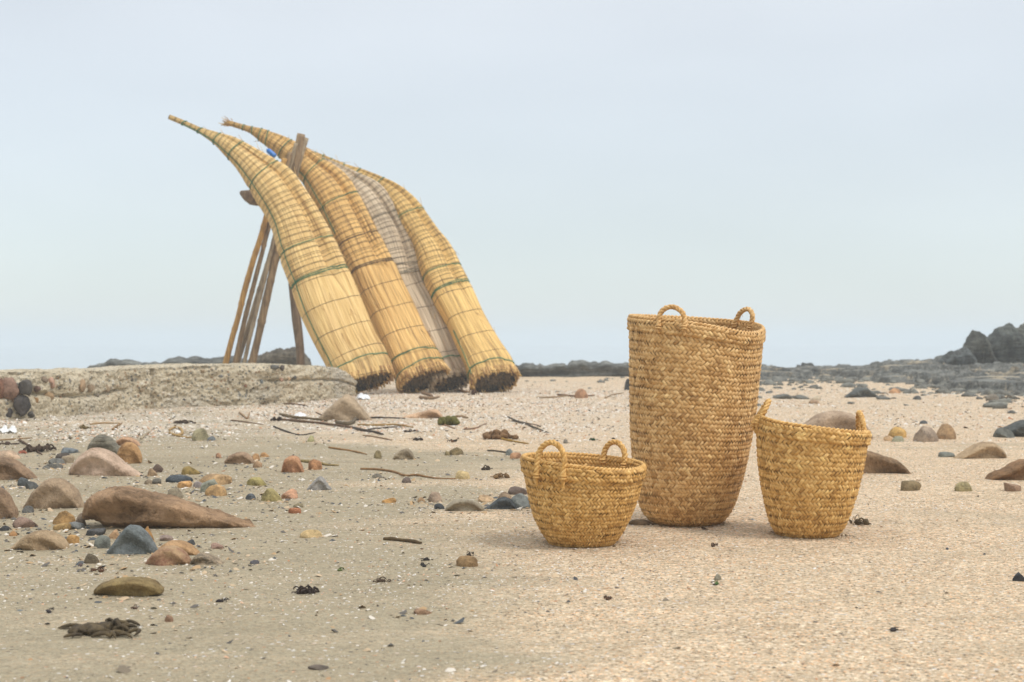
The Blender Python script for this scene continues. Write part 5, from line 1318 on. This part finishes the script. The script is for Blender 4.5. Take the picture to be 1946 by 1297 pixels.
# ------------------------------------------------------------------ crushed shell and grit lying loose on the beach
def litter(name, N, sampler, size, palette, label, seed):
    rg = np.random.default_rng(seed)
    x, y = sampler(rg, N); N = len(x)
    z = ground_h(x, y)
    s_ = size(rg, N, x, y)
    ang = rg.uniform(0, 2 * PI, N); tx, ty = rg.normal(0, .38, N), rg.normal(0, .38, N)
    K = 6; a = np.arange(K) * 2 * PI / K
    rad = rg.uniform(.55, 1.1, (N, K)); el = rg.uniform(.45, .9, N)
    lx = np.cos(a)[None] * rad * s_[:, None] * .5; ly = np.sin(a)[None] * rad * s_[:, None] * .5 * el[:, None]
    X = lx * np.cos(ang)[:, None] - ly * np.sin(ang)[:, None]; Y = lx * np.sin(ang)[:, None] + ly * np.cos(ang)[:, None]
    Zr = X * tx[:, None] + Y * ty[:, None]
    ring = np.stack([x[:, None] + X, y[:, None] + Y, z[:, None] + np.maximum(Zr, -.0005) + .0006], -1)
    top = np.stack([x, y, z + s_ * rg.uniform(.10, .32, N)], -1)
    V = np.concatenate([ring, top[:, None]], 1).reshape(-1, 3)
    j = np.arange(K); tr = np.stack([j, (j + 1) % K, np.full(K, K)], -1)
    T_ = (np.arange(N)[:, None, None] * (K + 1) + tr[None]).reshape(-1, 3)
    me = mesh_np(name, V, None, T_, smooth=False)
    point_attr(me, 'tint', np.repeat(rg.random(N), K + 1))
    t = NT(name); c = t.ramp(t.attr('tint'), [(p_, srgb(*c_)) for p_, c_ in palette], 'CONSTANT')
    o = link(name, me, t.done(c, .7, None, .25)); tag(o, kind='stuff'); o['label'] = label
    return o

def band_mask(x, y):
    u = x / (y + .6); wob = 1.8 * fbm(S3(x * .7, y * .7, 2.0), 3, 77)
    b_ = sstep(8.8, 10.4, y + wob) * (1 - sstep(17.5, 20, y + wob)) * (1 - .72 * sstep(.0, .12, u))
    return b_
def samp_band(rg, N):
    y = np.sqrt(rg.uniform(8.2 ** 2, 22 ** 2, N * 4)); x = rg.uniform(-.47, .47, N * 4) * y
    w = band_mask(x, y) * (.25 + .75 * sstep(-.15, .35, fbm(S3(x * 1.1, y * 1.1, 5.0), 4, 78))) + .05
    k = rg.random(len(x)) < w; return x[k][:N], y[k][:N]
def samp_near(rg, N):
    y = np.sqrt(rg.uniform(1.9 ** 2, 9.5 ** 2, N * 3)); x = rg.uniform(-.45, .45, N * 3) * y
    w = .10 + .9 * sstep(-.1, .4, fbm(S3(x * .9, y * 2.0, 6.0), 4, 79)) * (.55 + .45 * sstep(-.2, .05, x / y))
    k = rg.random(len(x)) < w; return x[k][:N], y[k][:N]
def samp_all(rg, N):
    y = np.sqrt(rg.uniform(2 ** 2, 24 ** 2, N)); x = rg.uniform(-.47, .47, N) * y; return x, y
SH = [(0, (214, 205, 190)), (.45, (190, 172, 148)), (.66, (200, 160, 128)), (.76, (176, 128, 92)), (.83, (92, 88, 84)), (.89, (222, 216, 206))]
litter('shell_litter', 76000, samp_band, lambda rg, N, x, y: np.clip(rg.lognormal(math.log(.016), .42, N), .007, .045), SH, 'crushed white shell band washed up before the wall', 5)
litter('shell_grit', 42000, samp_near, lambda rg, N, x, y: np.clip(rg.lognormal(math.log(.0052), .40, N), .0025, .016), SH, 'fine pale shell grit on the near sand', 6)
litter('gravel', 4200, samp_all, lambda rg, N, x, y: np.clip(rg.lognormal(math.log(.011), .5, N), .005, .04),
       [(0, (120, 108, 90)), (.2, (84, 80, 74)), (.45, (150, 116, 84)), (.62, (66, 66, 66)), (.78, (168, 132, 96)), (.9, (110, 112, 108))], 'loose small gravel on the sand', 7)

STONES = np.array([o.location[:] for o in bpy.data.objects if o.get('category') in ('stone', 'boulder') and o.location[0] < 0.2 and o.location[1] < 13])
def samp_stones(rg, N):
    k = rg.integers(0, len(STONES), N); sg = rg.choice([.05, .12, .3], N)
    return STONES[k, 0] + rg.normal(0, 1, N) * sg, STONES[k, 1] - .04 + rg.normal(0, 1, N) * sg
litter('grit_drifts', 3600, samp_stones, lambda rg, N, x, y: np.clip(rg.lognormal(math.log(.013), .5, N), .005, .035),
       [(0, (150, 136, 112)), (.25, (98, 92, 84)), (.42, (172, 142, 104)), (.58, (80, 82, 82)), (.70, (190, 166, 134)), (.86, (208, 198, 182))], 'small grit gathered between the stones', 8)

BASK = [(o.location[0], o.location[1]) for o in bpy.data.objects if o.get('category') == 'basket']
BR_ = []
for o in bpy.data.objects:
    if o.get('category') == 'basket':
        bd = [c for c in o.children if c.name.startswith('body')][0]; co_ = np.zeros(len(bd.data.vertices) * 3, np.float32); bd.data.vertices.foreach_get('co', co_)
        co_ = co_.reshape(-1, 3); low_ = co_[co_[:, 2] < .012]; BR_.append((o.location[0], o.location[1], np.hypot(low_[:, 0], low_[:, 1]).max()))
def samp_feet(rg, N):
    k = rg.integers(0, len(BR_), N); a = rg.uniform(0, 2 * PI, N); B_ = np.array(BR_)[k]; r = B_[:, 2] + np.abs(rg.normal(0, .016, N)) - .004
    return B_[:, 0] + r * np.cos(a), B_[:, 1] + r * np.sin(a)
litter('sand_collar', 2600, samp_feet, lambda rg, N, x, y: np.clip(rg.lognormal(math.log(.0062), .4, N), .003, .013),
       [(0, (186, 165, 135)), (.5, (166, 146, 118)), (.75, (206, 190, 164)), (.9, (140, 118, 92))], 'coarse sand grains heaped round the basket feet', 9)

def rubble(name, N, pts, size, cols, label, seed, layered=True):
    rg = np.random.default_rng(seed); b = MB(); shapes = [rock_shape(700 + k, 10, (.45, .85), .16, 2) for k in range(14)]
    x, y = pts(rg, N)
    for k in range(len(x)):
        v, f = shapes[rg.integers(0, 14)]; s_ = size(rg); a = rg.uniform(0, 2 * PI); ca, sa = math.cos(a), math.sin(a)
        v = v * [s_ * rg.uniform(.7, 1.4), s_ * rg.uniform(.6, 1), s_ * rg.uniform(.3, .7)]
        v = np.stack([v[:, 0] * ca - v[:, 1] * sa, v[:, 0] * sa + v[:, 1] * ca, v[:, 2]], -1)
        b.add(v + [x[k], y[k], gh(x[k], y[k]) + s_ * .08], None, f)
    o = b.build(name, mat_rock(cols[0], cols[1], .9, .8), smooth=True); tag(o, kind='stuff'); o['label'] = label
def pts_shelf(rg, N):
    px = rg.uniform(1430, 2050, N); fb = np.interp(px, [1430,1500,1560,1650,1750,1850,1900,1946,2050], [733,731,722,727,735,741,754,752,758])
    py = fb + rg.exponential(9, N) - 4; d = CAMZ * F / (py - CY); return (px - CX) * d / F, d
def pts_mid(rg, N):
    px = rg.uniform(960, 1480, N); py = 716 + rg.exponential(10, N); d = CAMZ * F / (py - CY); return (px - CX) * d / F, d
rubble('rock_rubble', 420, pts_shelf, lambda rg: min(rg.lognormal(math.log(.036), .6), .11), ((118, 118, 110), (78, 80, 78)), 'broken dark rubble along the foot of the rock shelf', 3)
rubble('ridge_rubble', 70, pts_mid, lambda rg: min(rg.lognormal(math.log(.026), .5), .07), ((124, 122, 112), (84, 84, 80)), 'broken rubble below the far dark ridge', 4)

# ------------------------------------------------------------------ sea mist
def build_haze():
    t = bpy.data.materials.new('sea_mist'); t.use_nodes = True; nt = t.node_tree; nt.nodes.clear()
    o = nt.nodes.new('ShaderNodeOutputMaterial'); v = nt.nodes.new('ShaderNodeVolumePrincipled')
    v.inputs['Color'].default_value = HAZE_COL; v.inputs['Density'].default_value = HAZE_DENS; v.inputs['Anisotropy'].default_value = 0.0
    nt.links.new(v.outputs[0], o.inputs['Volume'])
    x0, x1, y0, y1, z0, z1 = -1200, 1200, -14, 1160, -3.0, 4.6
    P = [(x, y, z) for z in (z0, z1) for y in (y0, y1) for x in (x0, x1)]
    me = mesh_np('haze', P, [(0, 2, 3, 1), (4, 5, 7, 6), (0, 1, 5, 4), (2, 6, 7, 3), (0, 4, 6, 2), (1, 3, 7, 5)], smooth=False)
    tag(link('haze', me, t), kind='stuff')
HAZE_COL = (.745, .79, .81, 1); HAZE_DENS = .0044
build_haze()

# ------------------------------------------------------------------ families
FAM = {'stone': 'loose stones on the beach', 'boulder': 'boulders half sunk in the sand', 'rock outcrop': 'dark rocks on the skyline',
       'seaweed': 'weed washed up on the sand', 'twig': 'twigs on the drift line', 'straw': 'straws on the drift line', 'stick': 'sticks on the drift line',
       'stalk': 'stalks on the drift line', 'branch': 'branches on the drift line', 'driftwood': 'driftwood on the shell band', 'reed scrap': 'reed scraps by the boats',
       'leaf scrap': 'green leaf scraps on the sand', 'plastic scrap': 'plastic litter on the beach'}
for o in bpy.data.objects:
    if o.parent is None and o.get('category') in FAM and not o.get('group'): o['group'] = FAM[o['category']]
